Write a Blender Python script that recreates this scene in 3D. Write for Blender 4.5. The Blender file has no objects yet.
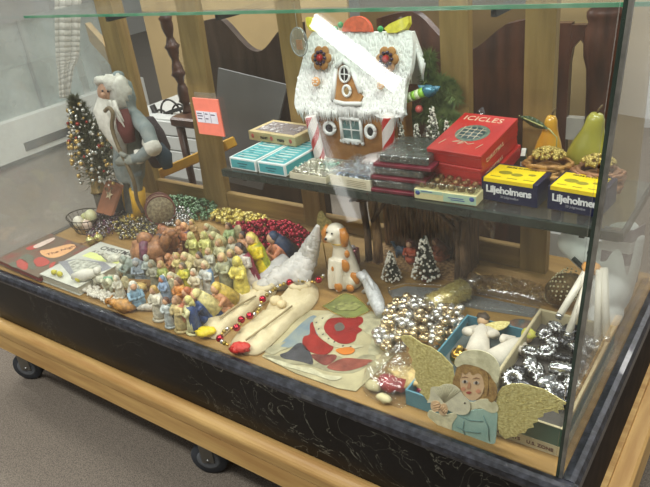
import bpy, bmesh, math, random
from mathutils import Vector, Matrix, noise
random.seed(7)
PI = math.pi
COL = bpy.context.scene.collection
SC = bpy.context.scene
FLOOR = -0.52
SHELF = 0.32

# ------------------------------------------------------------------ camera
CR = [[0.8135824007111042, 0.5700955902370508, -0.1143446336538138], [0.17900986121692722, -0.4326877893775134, -0.8835930887635423], [-0.5532080502308808, 0.698406969406713, -0.45407990292885464]]
CF = 657.12
CC = Vector((0.24481642, -0.92297229, 1.0))
cam = bpy.data.cameras.new('camera'); camo = bpy.data.objects.new('camera', cam); COL.objects.link(camo)
cam.sensor_fit = 'HORIZONTAL'; cam.sensor_width = 36; cam.lens = CF / 650 * 36
cam.clip_start = 0.02; cam.clip_end = 60
rx, dn, fw = Vector(CR[0]), Vector(CR[1]), Vector(CR[2])
M = Matrix.Identity(4)
for i in range(3):
    M[i][0] = rx[i]; M[i][1] = -dn[i]; M[i][2] = -fw[i]; M[i][3] = CC[i]
camo.matrix_world = M
SC.camera = camo

def ray(x, y): return (rx * (x - 325) + dn * (y - 243.5) + fw * CF).normalized()
def Z(x, y, h=0.0):
    d = ray(x, y); return CC + d * ((h - CC.z) / d.z)
def Y(x, y, yy):
    d = ray(x, y); return CC + d * ((yy - CC.y) / d.y)
def X(x, y, xx):
    d = ray(x, y); return CC + d * ((xx - CC.x) / d.x)
def PL(x, y, p, n):
    d = ray(x, y); return CC + d * ((Vector(p) - CC).dot(n) / d.dot(n))

# ------------------------------------------------------------------ materials
def lin(c):
    r = []
    for v in c:
        v = v / 255.0
        r.append(v / 12.92 if v <= 0.04045 else ((v + 0.055) / 1.055) ** 2.4)
    return (r[0], r[1], r[2], 1)
MATS = {}
def mat(c, rough=0.6, metal=0.0, vary=0.12, scale=30.0, bump=0.0, c2=None, spec=0.5, key=None, bscale=None, stretch=None, lo=0.35, hi=0.65, coat=0.0):
    k = (tuple(c), rough, metal, vary, scale, bump, tuple(c2) if c2 else None, spec, bscale, stretch, lo, hi, coat)
    if k in MATS: return MATS[k]
    m = bpy.data.materials.new('surface'); m.use_nodes = True
    nt = m.node_tree; b = nt.nodes['Principled BSDF']
    b.inputs['Roughness'].default_value = rough; b.inputs['Metallic'].default_value = metal
    b.inputs['Specular IOR Level'].default_value = spec
    if coat: b.inputs['Coat Weight'].default_value = coat
    tc = nt.nodes.new('ShaderNodeTexCoord'); out = tc.outputs['Object']
    if stretch:
        mp = nt.nodes.new('ShaderNodeMapping'); mp.inputs['Scale'].default_value = stretch
        nt.links.new(out, mp.inputs[0]); out = mp.outputs[0]
    n = nt.nodes.new('ShaderNodeTexNoise'); n.inputs['Scale'].default_value = scale; n.inputs['Detail'].default_value = 4
    nt.links.new(out, n.inputs['Vector'])
    cr = nt.nodes.new('ShaderNodeValToRGB'); a = lin(c)
    if c2: bb = lin(c2)
    else: bb = tuple(min(1, x * (1 - vary * 2)) for x in a[:3]) + (1,)
    cr.color_ramp.elements[0].position = lo; cr.color_ramp.elements[1].position = hi
    cr.color_ramp.elements[0].color = bb; cr.color_ramp.elements[1].color = a
    nt.links.new(n.outputs['Fac'], cr.inputs[0]); nt.links.new(cr.outputs[0], b.inputs['Base Color'])
    if bump:
        bn = nt.nodes.new('ShaderNodeTexNoise'); bn.inputs['Scale'].default_value = bscale or scale * 3; bn.inputs['Detail'].default_value = 5
        nt.links.new(out, bn.inputs['Vector'])
        bp = nt.nodes.new('ShaderNodeBump'); bp.inputs['Strength'].default_value = bump; bp.inputs['Distance'].default_value = 0.004
        nt.links.new(bn.outputs['Fac'], bp.inputs['Height']); nt.links.new(bp.outputs[0], b.inputs['Normal'])
    MATS[k] = m
    return m
def plain(c, rough=0.5, metal=0.0): return mat(c, rough, metal, 0.05, 40)
def paint(c): return mat(c, 0.45, 0, 0.18, 60, 0.15)

def glass(key, tint=(0.97, 0.985, 0.975), f0=0.04, gloss=0.02, bump=0.0, bscale=8, dust_haze=0.0, dust_haze_col=(0.8, 0.8, 0.78), power=5.0):
    if key in MATS: return MATS[key]
    m = bpy.data.materials.new('clear'); m.use_nodes = True
    nt = m.node_tree; nt.nodes.clear()
    o = nt.nodes.new('ShaderNodeOutputMaterial')
    t = nt.nodes.new('ShaderNodeBsdfTransparent'); t.inputs[0].default_value = (*tint, 1)
    g = nt.nodes.new('ShaderNodeBsdfGlossy'); g.inputs['Roughness'].default_value = gloss; g.inputs['Color'].default_value = (1, 1, 1, 1)
    lw = nt.nodes.new('ShaderNodeLayerWeight'); lw.inputs['Blend'].default_value = 0.5
    pw = nt.nodes.new('ShaderNodeMath'); pw.operation = 'POWER'; pw.inputs[1].default_value = power
    nt.links.new(lw.outputs['Facing'], pw.inputs[0])
    ma = nt.nodes.new('ShaderNodeMath'); ma.operation = 'MULTIPLY_ADD'; ma.inputs[1].default_value = 1 - f0; ma.inputs[2].default_value = f0
    nt.links.new(pw.outputs[0], ma.inputs[0])
    mx = nt.nodes.new('ShaderNodeMixShader')
    nt.links.new(ma.outputs[0], mx.inputs[0]); nt.links.new(t.outputs[0], mx.inputs[1]); nt.links.new(g.outputs[0], mx.inputs[2])
    last = mx
    if bump:
        tc = nt.nodes.new('ShaderNodeTexCoord')
        vn = nt.nodes.new('ShaderNodeTexNoise'); vn.inputs['Scale'].default_value = bscale; vn.inputs['Detail'].default_value = 5; vn.inputs['Distortion'].default_value = 1.0
        nt.links.new(tc.outputs['Object'], vn.inputs['Vector'])
        bp = nt.nodes.new('ShaderNodeBump'); bp.inputs['Strength'].default_value = bump; bp.inputs['Distance'].default_value = 0.02
        nt.links.new(vn.outputs['Fac'], bp.inputs['Height'])
        nt.links.new(bp.outputs[0], g.inputs['Normal']); nt.links.new(bp.outputs[0], lw.inputs['Normal'])
    if dust_haze:  # diffuse film: dust on glass, and the painted veil of the left pane
        df = nt.nodes.new('ShaderNodeBsdfDiffuse'); df.inputs[0].default_value = (*dust_haze_col, 1)
        tr = nt.nodes.new('ShaderNodeBsdfTranslucent'); tr.inputs[0].default_value = (*dust_haze_col, 1)
        ms = nt.nodes.new('ShaderNodeMixShader'); ms.inputs[0].default_value = 0.35
        nt.links.new(df.outputs[0], ms.inputs[1]); nt.links.new(tr.outputs[0], ms.inputs[2])
        tc = nt.nodes.new('ShaderNodeTexCoord')
        n = nt.nodes.new('ShaderNodeTexNoise'); n.inputs['Scale'].default_value = 3.5; n.inputs['Detail'].default_value = 6
        nt.links.new(tc.outputs['Object'], n.inputs['Vector'])
        mr = nt.nodes.new('ShaderNodeMapRange'); mr.inputs[1].default_value = 0.3; mr.inputs[2].default_value = 0.7
        mr.inputs[3].default_value = dust_haze * 0.5; mr.inputs[4].default_value = dust_haze * 1.4
        nt.links.new(n.outputs['Fac'], mr.inputs[0])
        m2 = nt.nodes.new('ShaderNodeMixShader')
        nt.links.new(mr.outputs[0], m2.inputs[0]); nt.links.new(last.outputs[0], m2.inputs[1]); nt.links.new(ms.outputs[0], m2.inputs[2])
        last = m2
    nt.links.new(last.outputs[0], o.inputs[0])
    MATS[key] = m
    return m
def marble():
    if 'marble' in MATS: return MATS['marble']
    m = mat((9, 9, 10), 0.3, 0, 0.1, 9, key='x', c2=(17, 17, 19), spec=0.25).copy(); nt = m.node_tree
    b = nt.nodes['Principled BSDF']; old = b.inputs['Base Color'].links[0].from_socket
    tc = nt.nodes.new('ShaderNodeTexCoord')
    n = nt.nodes.new('ShaderNodeTexNoise'); n.inputs['Scale'].default_value = 7; n.inputs['Detail'].default_value = 12; n.inputs['Distortion'].default_value = 2.2
    nt.links.new(tc.outputs['Object'], n.inputs['Vector'])
    r = nt.nodes.new('ShaderNodeValToRGB'); e = r.color_ramp.elements
    e[0].position = 0.493; e[0].color = (0, 0, 0, 1); e[1].position = 0.5; e[1].color = (0.9, 0.9, 0.9, 1)
    x = r.color_ramp.elements.new(0.507); x.color = (0, 0, 0, 1)
    n2 = nt.nodes.new('ShaderNodeTexNoise'); n2.inputs['Scale'].default_value = 3; n2.inputs['Detail'].default_value = 3
    nt.links.new(tc.outputs['Object'], n2.inputs['Vector'])
    r2 = nt.nodes.new('ShaderNodeValToRGB'); r2.color_ramp.elements[0].position = 0.42; r2.color_ramp.elements[1].position = 0.66
    nt.links.new(n2.outputs['Fac'], r2.inputs[0])
    mu = nt.nodes.new('ShaderNodeMath'); mu.operation = 'MULTIPLY'
    nt.links.new(n.outputs['Fac'], r.inputs[0]); nt.links.new(r.outputs[0], mu.inputs[0]); nt.links.new(r2.outputs[0], mu.inputs[1])
    mx = nt.nodes.new('ShaderNodeMix'); mx.data_type = 'RGBA'
    nt.links.new(mu.outputs[0], mx.inputs[0]); nt.links.new(old, mx.inputs[6]); mx.inputs[7].default_value = lin((128, 126, 112))
    nt.links.new(mx.outputs[2], b.inputs['Base Color'])
    MATS['marble'] = m
    return m
def emit(c, s):
    m = bpy.data.materials.new('lit'); m.use_nodes = True; nt = m.node_tree
    b = nt.nodes['Principled BSDF']; b.inputs['Emission Color'].default_value = lin(c); b.inputs['Emission Strength'].default_value = s
    b.inputs['Base Color'].default_value = lin((240, 240, 240))
    return m
def tint(c, t=0.5, key=None):
    return glass(key or ('tint', c, t), tint=tuple(lin(c)[:3]), f0=0.06, gloss=0.05)

WOOD = mat((200, 164, 102), 0.5, 0, 0.2, 6, 0.15, c2=(172, 132, 76), stretch=(0.6, 6, 6), bscale=40)
WOOD_X = mat((200, 164, 102), 0.5, 0, 0.2, 6, 0.15, c2=(172, 132, 76), stretch=(6, 0.6, 6), bscale=40)
OLIVE = mat((150, 124, 72), 0.55, 0, 0.15, 8, 0.1, c2=(128, 103, 56), stretch=(5, 5, 0.5), bscale=50)
OLIVE_H = mat((150, 122, 68), 0.55, 0, 0.15, 8, 0.1, c2=(126, 99, 52), stretch=(0.5, 5, 5), bscale=50)
DECK = mat((160, 126, 70), 0.6, 0, 0.12, 7, 0.08, c2=(138, 106, 56), stretch=(0.8, 5, 5), bscale=60)
DARKWOOD = mat((84, 52, 36), 0.32, 0, 0.3, 9, 0.05, c2=(52, 32, 22), stretch=(3, 3, 0.6), bscale=40)
STEEL = plain((140, 140, 136), 0.3, 0.9)
SILVER = plain((204, 202, 194), 0.22, 0.85)
GOLD = plain((214, 180, 92), 0.28, 0.8)
GOLDFOIL = mat((246, 236, 164), 0.35, 0.3, 0.3, 170, 1.0, c2=(206, 188, 110), bscale=300)
REDMET = plain((164, 24, 50), 0.26, 0.45)
GREENMET = plain((78, 108, 72), 0.28, 0.5)
PLASTER = paint((214, 208, 186))

# ------------------------------------------------------------------ mesh builder
class MB:
    def __init__(s): s.v = []; s.f = []; s.mi = []; s.sm = []; s.cur = 0; s.T = None; s.smooth = True
    def _v(s, p):
        p = Vector(p)
        if s.T is not None: p = s.T @ p
        s.v.append(p); return len(s.v) - 1
    def _f(s, idx, sm=None): s.f.append(idx); s.mi.append(s.cur); s.sm.append(s.smooth if sm is None else sm)
    def box(s, a, b):
        x0, y0, z0 = a; x1, y1, z1 = b
        i = [s._v(p) for p in ((x0,y0,z0),(x1,y0,z0),(x1,y1,z0),(x0,y1,z0),(x0,y0,z1),(x1,y0,z1),(x1,y1,z1),(x0,y1,z1))]
        for q in ((0,3,2,1),(4,5,6,7),(0,1,5,4),(1,2,6,5),(2,3,7,6),(3,0,4,7)): s._f([i[k] for k in q], False)
        return s
    def bbox(s, a, b, r=0.004):      # box with chamfered vertical and top edges
        x0, y0, z0 = a; x1, y1, z1 = b
        def ring(d, z): return [(x0+r-d,y0-d+0),(x1-r+d,y0-d),(x1+d,y0+r-d),(x1+d,y1-r+d),(x1-r+d,y1+d),(x0+r-d,y1+d),(x0-d,y1-r+d),(x0-d,y0+r-d)], z
        rings = []
        for d, z in ((-r, z0), (0, z0 + r), (0, z1 - r), (-r, z1)):
            pts, zz = ring(d, z); rings.append([s._v((p[0], p[1], zz)) for p in pts])
        for k in range(3):
            for j in range(8): s._f([rings[k][j], rings[k][(j+1) % 8], rings[k+1][(j+1) % 8], rings[k+1][j]], False)
        s._f(rings[0][::-1], False); s._f(rings[-1], False)
        return s
    def tube(s, pts, rad, n=8, caps=True):
        pts = [Vector(p) for p in pts]
        if not isinstance(rad, (list, tuple)): rad = [rad] * len(pts)
        rings = []; up = None
        for k, p in enumerate(pts):
            a = pts[max(0, k-1)]; b = pts[min(len(pts)-1, k+1)]; d = (b - a)
            if d.length < 1e-9: d = Vector((0, 0, 1))
            d.normalize()
            if up is None: up = Vector((0, 0, 1)) if abs(d.z) < 0.9 else Vector((1, 0, 0))
            u = (up - d * up.dot(d)); 
            if u.length < 1e-6: u = d.orthogonal()
            u.normalize(); w = d.cross(u); up = u
            rings.append([s._v(p + (u * math.cos(2*PI*j/n) + w * math.sin(2*PI*j/n)) * rad[k]) for j in range(n)])
        for k in range(len(rings)-1):
            for j in range(n): s._f([rings[k][j], rings[k+1][j], rings[k+1][(j+1) % n], rings[k][(j+1) % n]][::-1])
        if caps: s._f(rings[0][::-1] if False else rings[0]); s._f(rings[-1][::-1])
        return s
    def lathe(s, prof, n=12, c=(0,0,0), sx=1, sy=1, flute=0, fn=8):
        c = Vector(c); rings = []
        for r, z in prof:
            rings.append([s._v(c + Vector((math.cos(2*PI*j/n)*r*sx*(1+flute*math.cos(fn*2*PI*j/n)), math.sin(2*PI*j/n)*r*sy*(1+flute*math.cos(fn*2*PI*j/n)), z))) for j in range(n)])
        for k in range(len(rings)-1):
            for j in range(n): s._f([rings[k][j], rings[k][(j+1) % n], rings[k+1][(j+1) % n], rings[k+1][j]])
        s._f(rings[0][::-1]); s._f(rings[-1])
        return s
    def ball(s, c, r, n=10, m=6, wob=0.0, R=None):
        c = Vector(c)
        if not isinstance(r, (tuple, list)): r = (r, r, r)
        def q(x, y, z):
            p = Vector((x*r[0], y*r[1], z*r[2]))
            if wob: p *= 1 + wob * noise.noise(Vector((x*3+c.x*90, y*3+c.y*90, z*3)))
            if R is not None: p = R @ p
            return s._v(c + p)
        top = q(0,0,1); bot = q(0,0,-1); rings = []
        for k in range(1, m):
            t = PI*k/m; rings.append([q(math.sin(t)*math.cos(2*PI*j/n), math.sin(t)*math.sin(2*PI*j/n), math.cos(t)) for j in range(n)])
        for j in range(n):
            s._f([top, rings[0][j], rings[0][(j+1) % n]]); s._f([bot, rings[-1][(j+1) % n], rings[-1][j]])
        for k in range(len(rings)-1):
            for j in range(n): s._f([rings[k][j], rings[k+1][j], rings[k+1][(j+1) % n], rings[k][(j+1) % n]])
        return s
    def slab(s, pts, off):           # closed outline of 3D points, given thickness vector
        pts = [Vector(p) for p in pts]; off = Vector(off); n = len(pts)
        a = [s._v(p) for p in pts]; b = [s._v(p + off) for p in pts]
        s._f(b, False); s._f(a[::-1], False)
        for j in range(n): s._f([a[j], a[(j+1) % n], b[(j+1) % n], b[j]], False)
        return s
    def tri(s, a, b, c): s._f([s._v(a), s._v(b), s._v(c)]); return s
    def quad(s, a, b, c, d, sm=False): s._f([s._v(a), s._v(b), s._v(c), s._v(d)], sm); return s
    def build(s, name, m, parent=None, world=False):
        me = bpy.data.meshes.new(name)
        vs = s.v
        if world and parent is not None:
            inv = wm(parent).inverted(); vs = [inv @ p for p in s.v]
        me.from_pydata([tuple(p) for p in vs], [], s.f)
        me.polygons.foreach_set('material_index', s.mi); me.polygons.foreach_set('use_smooth', s.sm)
        for x in (m if isinstance(m, (list, tuple)) else [m]): me.materials.append(x)
        me.update()
        bm = bmesh.new(); bm.from_mesh(me)
        bmesh.ops.recalc_face_normals(bm, faces=bm.faces)
        bm.to_mesh(me); bm.free()
        o = bpy.data.objects.new(name, me); COL.objects.link(o)
        if parent is not None: o.parent = parent
        return o
def wm(o):
    m = o.matrix_basis.copy()
    return wm(o.parent) @ m if o.parent else m
def tag(o, label, cat, group=None, kind=None):
    o['label'] = label; o['category'] = cat
    if group: o['group'] = group
    if kind: o['kind'] = kind
    return o
def thing(name, label, cat, loc=(0,0,0), rz=0.0, group=None, rx_=0.0, ry_=0.0, kind=None):
    o = bpy.data.objects.new(name, None); COL.objects.link(o); o.empty_display_size = 0.02
    o.location = loc; o.rotation_euler = (rx_, ry_, rz)
    return tag(o, label, cat, group, kind)
def struct(o): o['kind'] = 'structure'; return o
def dup(root, loc=None, rz=None, label=None, scale=None):
    r = root.copy(); COL.objects.link(r)
    if loc is not None: r.location = loc
    if rz is not None: r.rotation_euler = (0, 0, rz)
    if label: r['label'] = label
    if scale: r.scale = (scale,) * 3
    for ch in list(root.children):
        c = ch.copy(); COL.objects.link(c); c.parent = r
        for g in list(ch.children):
            d = g.copy(); COL.objects.link(d); d.parent = c
    return r
def text(body, name, m, parent, size, mw, bold=0.0, thick=0.0004, align='LEFT', spacing=1.0):
    cu = bpy.data.curves.new(name, 'FONT'); cu.body = body; cu.size = size; cu.offset = bold; cu.extrude = thick; cu.align_x = align
    cu.space_character = spacing; cu.resolution_u = 3
    t = bpy.data.objects.new(name + '_t', cu); COL.objects.link(t)
    dg = bpy.context.evaluated_depsgraph_get(); me = bpy.data.meshes.new_from_object(t.evaluated_get(dg))
    bpy.data.objects.remove(t); me.name = name
    if parent is not None: mw = wm(parent).inverted() @ mw
    me.transform(mw); me.materials.clear(); me.materials.append(m)
    o = bpy.data.objects.new(name, me); COL.objects.link(o); o.parent = parent
    return o
def frame(o, x, y):      # matrix with x axis, y axis directions
    x = Vector(x).normalized(); y = Vector(y); y = (y - x * y.dot(x)).normalized(); z = x.cross(y)
    m = Matrix.Identity(4)
    for i in range(3): m[i][0] = x[i]; m[i][1] = y[i]; m[i][2] = z[i]; m[i][3] = o[i]
    return m
def smooth_loop(pts, k=4):
    n = len(pts); out = []
    for i in range(n):
        p0, p1, p2, p3 = [Vector(pts[(i+j-1) % n]) for j in range(4)]
        for t in range(k):
            t /= k
            out.append(0.5 * ((2*p1) + (p2-p0)*t + (2*p0-5*p1+4*p2-p3)*t*t + (3*p1-p0-3*p2+p3)*t**3))
    return out
def smooth_path(pts, k=4):
    out = []; n = len(pts)
    for i in range(n-1):
        p0, p1, p2, p3 = [Vector(pts[min(n-1, max(0, i+j-1))]) for j in range(4)]
        for t in range(k):
            t /= k
            out.append(0.5 * ((2*p1) + (p2-p0)*t + (2*p0-5*p1+4*p2-p3)*t*t + (3*p1-p0-3*p2+p3)*t**3))
    out.append(Vector(pts[-1]))
    return out
def rotz(a): return Matrix.Rotation(a, 4, 'Z')
def R2(a, ax): return Matrix.Rotation(math.radians(a), 4, ax)
def U(a, b): return random.uniform(a, b)

# ================================================================== setting
def carpet():
    m = mat((134, 125, 113), 0.95, 0, 0.2, 260, 0.7, c2=(96, 89, 81), spec=0.1, bscale=420)
    return m
b = MB(); b.box((-9, -5, FLOOR - 0.05), (4.5, 7.2, FLOOR)); struct(b.build('floor', carpet()))
wallm = mat((196, 194, 186), 0.8, 0, 0.05, 2)
b = MB(); b.box((-9, 7.2, FLOOR), (4.5, 7.3, 2.6)); struct(b.build('wall_back', wallm))
b = MB(); b.box((4.5, -5, FLOOR), (4.6, 7.3, 2.6)); struct(b.build('wall_right', wallm))
b = MB(); b.box((-9.1, -5, FLOOR), (-9, 7.3, 2.6)); struct(b.build('wall_left', wallm))
b = MB(); b.box((-9, -5.1, FLOOR), (4.5, -5, 2.6)); struct(b.build('wall_front', mat((104, 98, 90), 0.8, 0, 0.05, 2)))

# ================================================================== dolly
dl = thing('wooden_dolly', 'pine dolly on swivel casters carrying the glass display case', 'dolly', (-1.0, 0.4, FLOOR))
def rail(a, bb, m, ax):
    q = MB(); x0, y0, z0 = a; x1, y1, z1 = bb
    q.bbox((x0, y0, z0), (x1, y1, z1), 0.006); return q.build('rail', m, dl, True)
rail((-2.13, -0.062, -0.335), (0.105, -0.018, -0.255), WOOD, 0)
q = MB(); n = 8
prof = [(-0.018, -0.252), (-0.066, -0.252)] + [(-0.046 - 0.024*math.cos(t), -0.222 + 0.024*math.sin(t)) for t in [i*PI/10 for i in range(0, 8)]] + [(-0.018, -0.2)]
for k in range(len(prof)):
    a, c = prof[k], prof[(k+1) % len(prof)]
    q.quad((-2.13, a[0], a[1]), (0.105, a[0], a[1]), (0.105, c[0], c[1]), (-2.13, c[0], c[1]))
q._f([q._v((0.105, p[0], p[1])) for p in prof], False); q._f([q._v((-2.13, p[0], p[1])) for p in prof][::-1], False)
q.build('rounded_rail', WOOD, dl, True)
rail((0.04, -0.016, -0.335), (0.088, 0.9, -0.215), WOOD_X, 1)
rail((-2.12, -0.016, -0.335), (-2.06, 0.9, -0.2), WOOD_X, 1)
rail((-2.058, 0.84, -0.335), (0.045, 0.9, -0.2), WOOD, 0)
q = MB(); q.box((-2.058, -0.016, -0.3), (0.045, 0.838, -0.203)); q.build('platform', WOOD, dl, True)
RUB = plain((52, 56, 62), 0.6); GREYR = plain((98, 102, 106), 0.55)
for (cx, cy, ang) in ((-2.045, 0.012, 28), (-1.05, 0.012, 24), (-0.02, 0.06, 10), (-2.0, 0.78, 30), (0.0, 0.78, 20)):
    c = Vector((cx, cy, FLOOR + 0.06)); Rz = Matrix.Translation(c) @ rotz(math.radians(ang))
    q = MB(); q.T = Rz
    q.box((-0.035, -0.024, 0.119), (0.035, 0.024, 0.124)); q.box((-0.02, -0.026, -0.008), (0.02, -0.0225, 0.13)); q.box((-0.02, 0.0225, -0.008), (0.02, 0.026, 0.13))
    q.tube([(0, -0.028, 0), (0, 0.028, 0)], 0.007, 8)
    fo = q.build('caster_fork', STEEL, dl, True)
    q = MB(); q.T = Rz @ R2(90, 'X')
    q.lathe([(0.03, -0.02), (0.055, -0.02), (0.06, -0.013), (0.06, 0.013), (0.055, 0.02), (0.03, 0.02)], 28); q.build('tyre', RUB, fo, True)
    q = MB(); q.T = Rz @ R2(90, 'X')
    q.lathe([(0.008, -0.0215), (0.032, -0.0215), (0.038, -0.0205), (0.038, 0.0205), (0.032, 0.0215), (0.008, 0.0215)], 20); q.build('hub', GREYR, fo, True)

# ================================================================== display case
case = thing('display_case', 'long glass display case with black marbled base and olive wooden back frame', 'display case', (-1.0, 0.36, -0.2))
MAR = marble(); MAR_SIDE = mat((26, 22, 22), 0.75, 0, 0.3, 20, c2=(44, 36, 32), spec=0.15)
def extr(q, prof, x0, x1, ax):
    n = len(prof)
    def pt(p, x): return (x, p[0], p[1]) if ax == 0 else (p[0], x, p[1])
    for k in range(n):
        a, c = prof[k], prof[(k+1) % n]
        q.quad(pt(a, x0), pt(a, x1), pt(c, x1), pt(c, x0), k in (1, 2, 3, 4))
    q._f([q._v(pt(p, x1)) for p in prof], False); q._f([q._v(pt(p, x0)) for p in prof][::-1], False)
RIM_SHEEN = mat((62, 64, 72), 0.3, 0, 0.3, 60, 0.2, c2=(28, 29, 33), lo=0.4, hi=0.75, coat=0.3)  # reflected highlight along the base edge put into a lighter rim colour
q = MB(); q.box((-2.04, -0.0335, -0.199), (0.0365, -0.004, -0.0225)); q.build('front_panel', MAR, case, True)
q = MB(); extr(q, [(-0.0335, -0.022), (-0.034, -0.014), (-0.031, -0.004), (-0.024, 0.004), (-0.016, 0.007), (-0.004, 0.004), (-0.004, -0.022)], -2.04, 0.036, 0); q.build('front_rim', RIM_SHEEN, case, True)
q = MB(); extr(q, [(0.034, -0.03), (0.036, -0.02), (0.034, -0.006), (0.028, 0.004), (0.018, 0.007), (0.004, 0.004), (0.004, -0.03)], -0.004, 0.78, 1); q.build('side_rim', RIM_SHEEN, case, True)
q = MB(); q.box((0.004, -0.003, -0.199), (0.0335, 0.78, -0.022)); q.build('side_panel', MAR_SIDE, case, True)
q = MB(); extr(q, [(-2.035, -0.199), (-2.04, -0.02), (-2.036, -0.006), (-2.03, 0.004), (-2.02, 0.007), (-2.004, 0.004), (-2.004, -0.199)], -0.004, 0.78, 1); q.build('side_panel', MAR, case, True)
q = MB(); q.box((-2.004, -0.004, -0.03), (0.004, 0.82, 0.0)); q.build('deck', DECK, case, True)
q = MB(); q.box((-2.004, 0.79, -0.199), (0.004, 0.82, -0.03)); q.build('back_panel', OLIVE_H, case, True)
PANE = glass('pane', (0.975, 0.985, 0.98), 0.035, 0.01, dust_haze=0.012, dust_haze_col=(0.85, 0.85, 0.8))
SIDEPANE = glass('sidepane', (0.97, 0.985, 0.98), 0.03, 0.01, dust_haze=0.025, dust_haze_col=(0.85, 0.85, 0.82), power=8.0)
LEFTPANE = glass('leftpane', (0.97, 0.985, 0.98), 0.05, 0.01, dust_haze=0.13, dust_haze_col=(0.85, 0.86, 0.82))  # reflected veil that pales the floor behind, painted as a heavier diffuse film
GEDGE = glass('glassedge', (0.2, 0.28, 0.24), 0.08, 0.1, dust_haze=0.45, dust_haze_col=(0.08, 0.11, 0.09))
H = 0.97
LEAN = 0.055
SH = Matrix.Identity(4); SH[0][2] = LEAN
q = MB(); q.slab([(-2.0, -0.003, 0.0), (-0.012, -0.003, 0), (-0.012 + LEAN*H, -0.003, H), (-2.0, -0.003, H)], (0, 0.006, 0)); q.build('front_glass', PANE, case, True)
q = MB(); q.T = SH; q.box((-0.003, 0.012, 0.0), (0.003, 0.74, H)); q.build('side_glass', SIDEPANE, case, True)
q = MB(); q.box((-2.003, 0.012, 0.0), (-1.997, 0.70, H)); q.build('side_glass', LEFTPANE, case, True)
q = MB(); q.T = SH; q.box((-0.0075, -0.0035, 0.0), (-0.002, 0.0035, H)); q.build('corner_edge', GEDGE, case, True)
q = MB(); q.T = SH; q.box((-0.0015, -0.0045, 0.0), (0.0045, 0.0035, H)); q.build('corner_post', mat((150, 148, 140), 0.4, 0.6, 0.2, 40), case, True)
q = MB(); q.box((-2.004, -0.008, H), (0.065, 0.02, H + 0.02)); q.box((-2.004, 0.70, H), (0.065, 0.74, H + 0.02)); q.box((-2.004, 0.02, H), (-1.98, 0.70, H + 0.02)); q.box((0.04, 0.02, H), (0.065, 0.70, H + 0.02)); q.build('top_frame', STEEL, case, True)
# back frame: uprights and rails of the sliding doors
for (x0, x1) in ((-1.998, -1.9), (-1.62, -1.5), (-1.12, -1.045), (-0.57, -0.49), (-0.34, -0.265)):
    q = MB(); k_ = (0.075, 0.045) if x0 == -1.62 else (0, 0)
    q.slab([(x0, 0.705, 0.0), (x1, 0.705, 0.0), (x1 + k_[1], 0.705, H), (x0 + k_[0], 0.705, H)], (0, 0.03, 0)); q.build('upright', OLIVE, case, True)
for (x0, x1) in ((-1.899, -1.621), (-1.499, -1.121), (-0.489, -0.341)):
    q = MB(); q.bbox((x0, 0.708, 0.0), (x1, 0.732, 0.07), 0.003); q.build('bottom_rail', OLIVE_H, case, True)
q = MB(); q.bbox((-1.044, 0.708, 0.0), (-0.571, 0.732, 0.05), 0.003); q.build('bottom_rail', OLIVE_H, case, True)

# glass shelves
SHG = glass('shelfglass', (0.86, 0.91, 0.88), 0.05, 0.02, dust_haze=0.03)
SHE = mat((44, 53, 47), 0.25, 0, 0.25, 20, spec=0.6)
SHE2 = mat((52, 128, 92), 0.2, 0, 0.35, 9, spec=0.6, c2=(120, 160, 130))
lo = thing('glass_shelf', 'lower glass shelf carrying the gingerbread house and boxes', 'shelf', (-0.6, 0.56, 0.3))
q = MB(); q.box((-1.175, 0.418, 0.304), (-0.02, 0.70, 0.319)); q.build('pane', SHG, lo, True)
q = MB(); q.box((-1.175, 0.406, 0.298), (-0.02, 0.4175, 0.3195)); q.build('front_edge', SHE, lo, True)  # glass edge plus its shadow, drawn together as one dark strip
q = MB(); q.box((-0.019, 0.406, 0.3), (-0.012, 0.70, 0.3195)); q.build('end_edge', SHE, lo, True)
for x in (-1.1, -0.55, -0.1):
    q = MB(); q.box((x - 0.006, 0.42, 0.286), (x + 0.006, 0.7, 0.3035)); q.build('bracket', plain((70, 70, 66), 0.4, 0.7), lo, True)
up = thing('glass_shelf', 'empty upper glass shelf with green front edge above the gingerbread house', 'shelf', (-1.0, 0.56, 0.77))
q = MB(); q.box((-1.985, 0.405, 0.777), (0.025, 0.70, 0.784)); q.build('pane', SHG, up, True)
q = MB(); q.box((-1.985, 0.4, 0.7765), (0.025, 0.4045, 0.7845)); q.build('front_edge', SHE2, up, True)
for x in (-1.55, -1.08, -0.3):
    q = MB(); q.box((x - 0.006, 0.41, 0.76), (x + 0.006, 0.7, 0.7765)); q.build('bracket', plain((60, 60, 58), 0.4, 0.7), up, True)

# coral price tag taped on the front glass
tg = thing('price_tag', 'coral pink tag with white printed label taped to the front glass', 'tag', (-0.745, -0.0045, 0.6))
x0, z0, w, h = -0.778, 0.606, 0.073, 0.077
q = MB(); q.box((x0, -0.0065, z0), (x0 + w, -0.004, z0 + h)); q.build('card', plain((255, 142, 118), 0.6), tg, True)
q = MB(); q.box((x0 + 0.004, -0.0072, z0 + 0.026), (x0 + w - 0.01, -0.0066, z0 + 0.05)); st = q.build('printed_label', plain((240, 238, 244), 0.5), tg, True)
q = MB(); q.box((x0 + 0.026, -0.0076, z0 + 0.027), (x0 + 0.0267, -0.0073, z0 + 0.049)); q.box((x0 + 0.044, -0.0076, z0 + 0.027), (x0 + 0.0447, -0.0073, z0 + 0.049))
for (dx, dz, ww) in ((0.007, 0.044, 0.013), (0.007, 0.039, 0.015), (0.007, 0.033, 0.012), (0.029, 0.044, 0.008), (0.046, 0.043, 0.011), (0.029, 0.034, 0.008)):
    q.box((x0 + dx, -0.0076, z0 + dz), (x0 + dx + ww, -0.0073, z0 + dz + 0.0022))
q.build('print', plain((110, 100, 120), 0.6), st, True)
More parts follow.
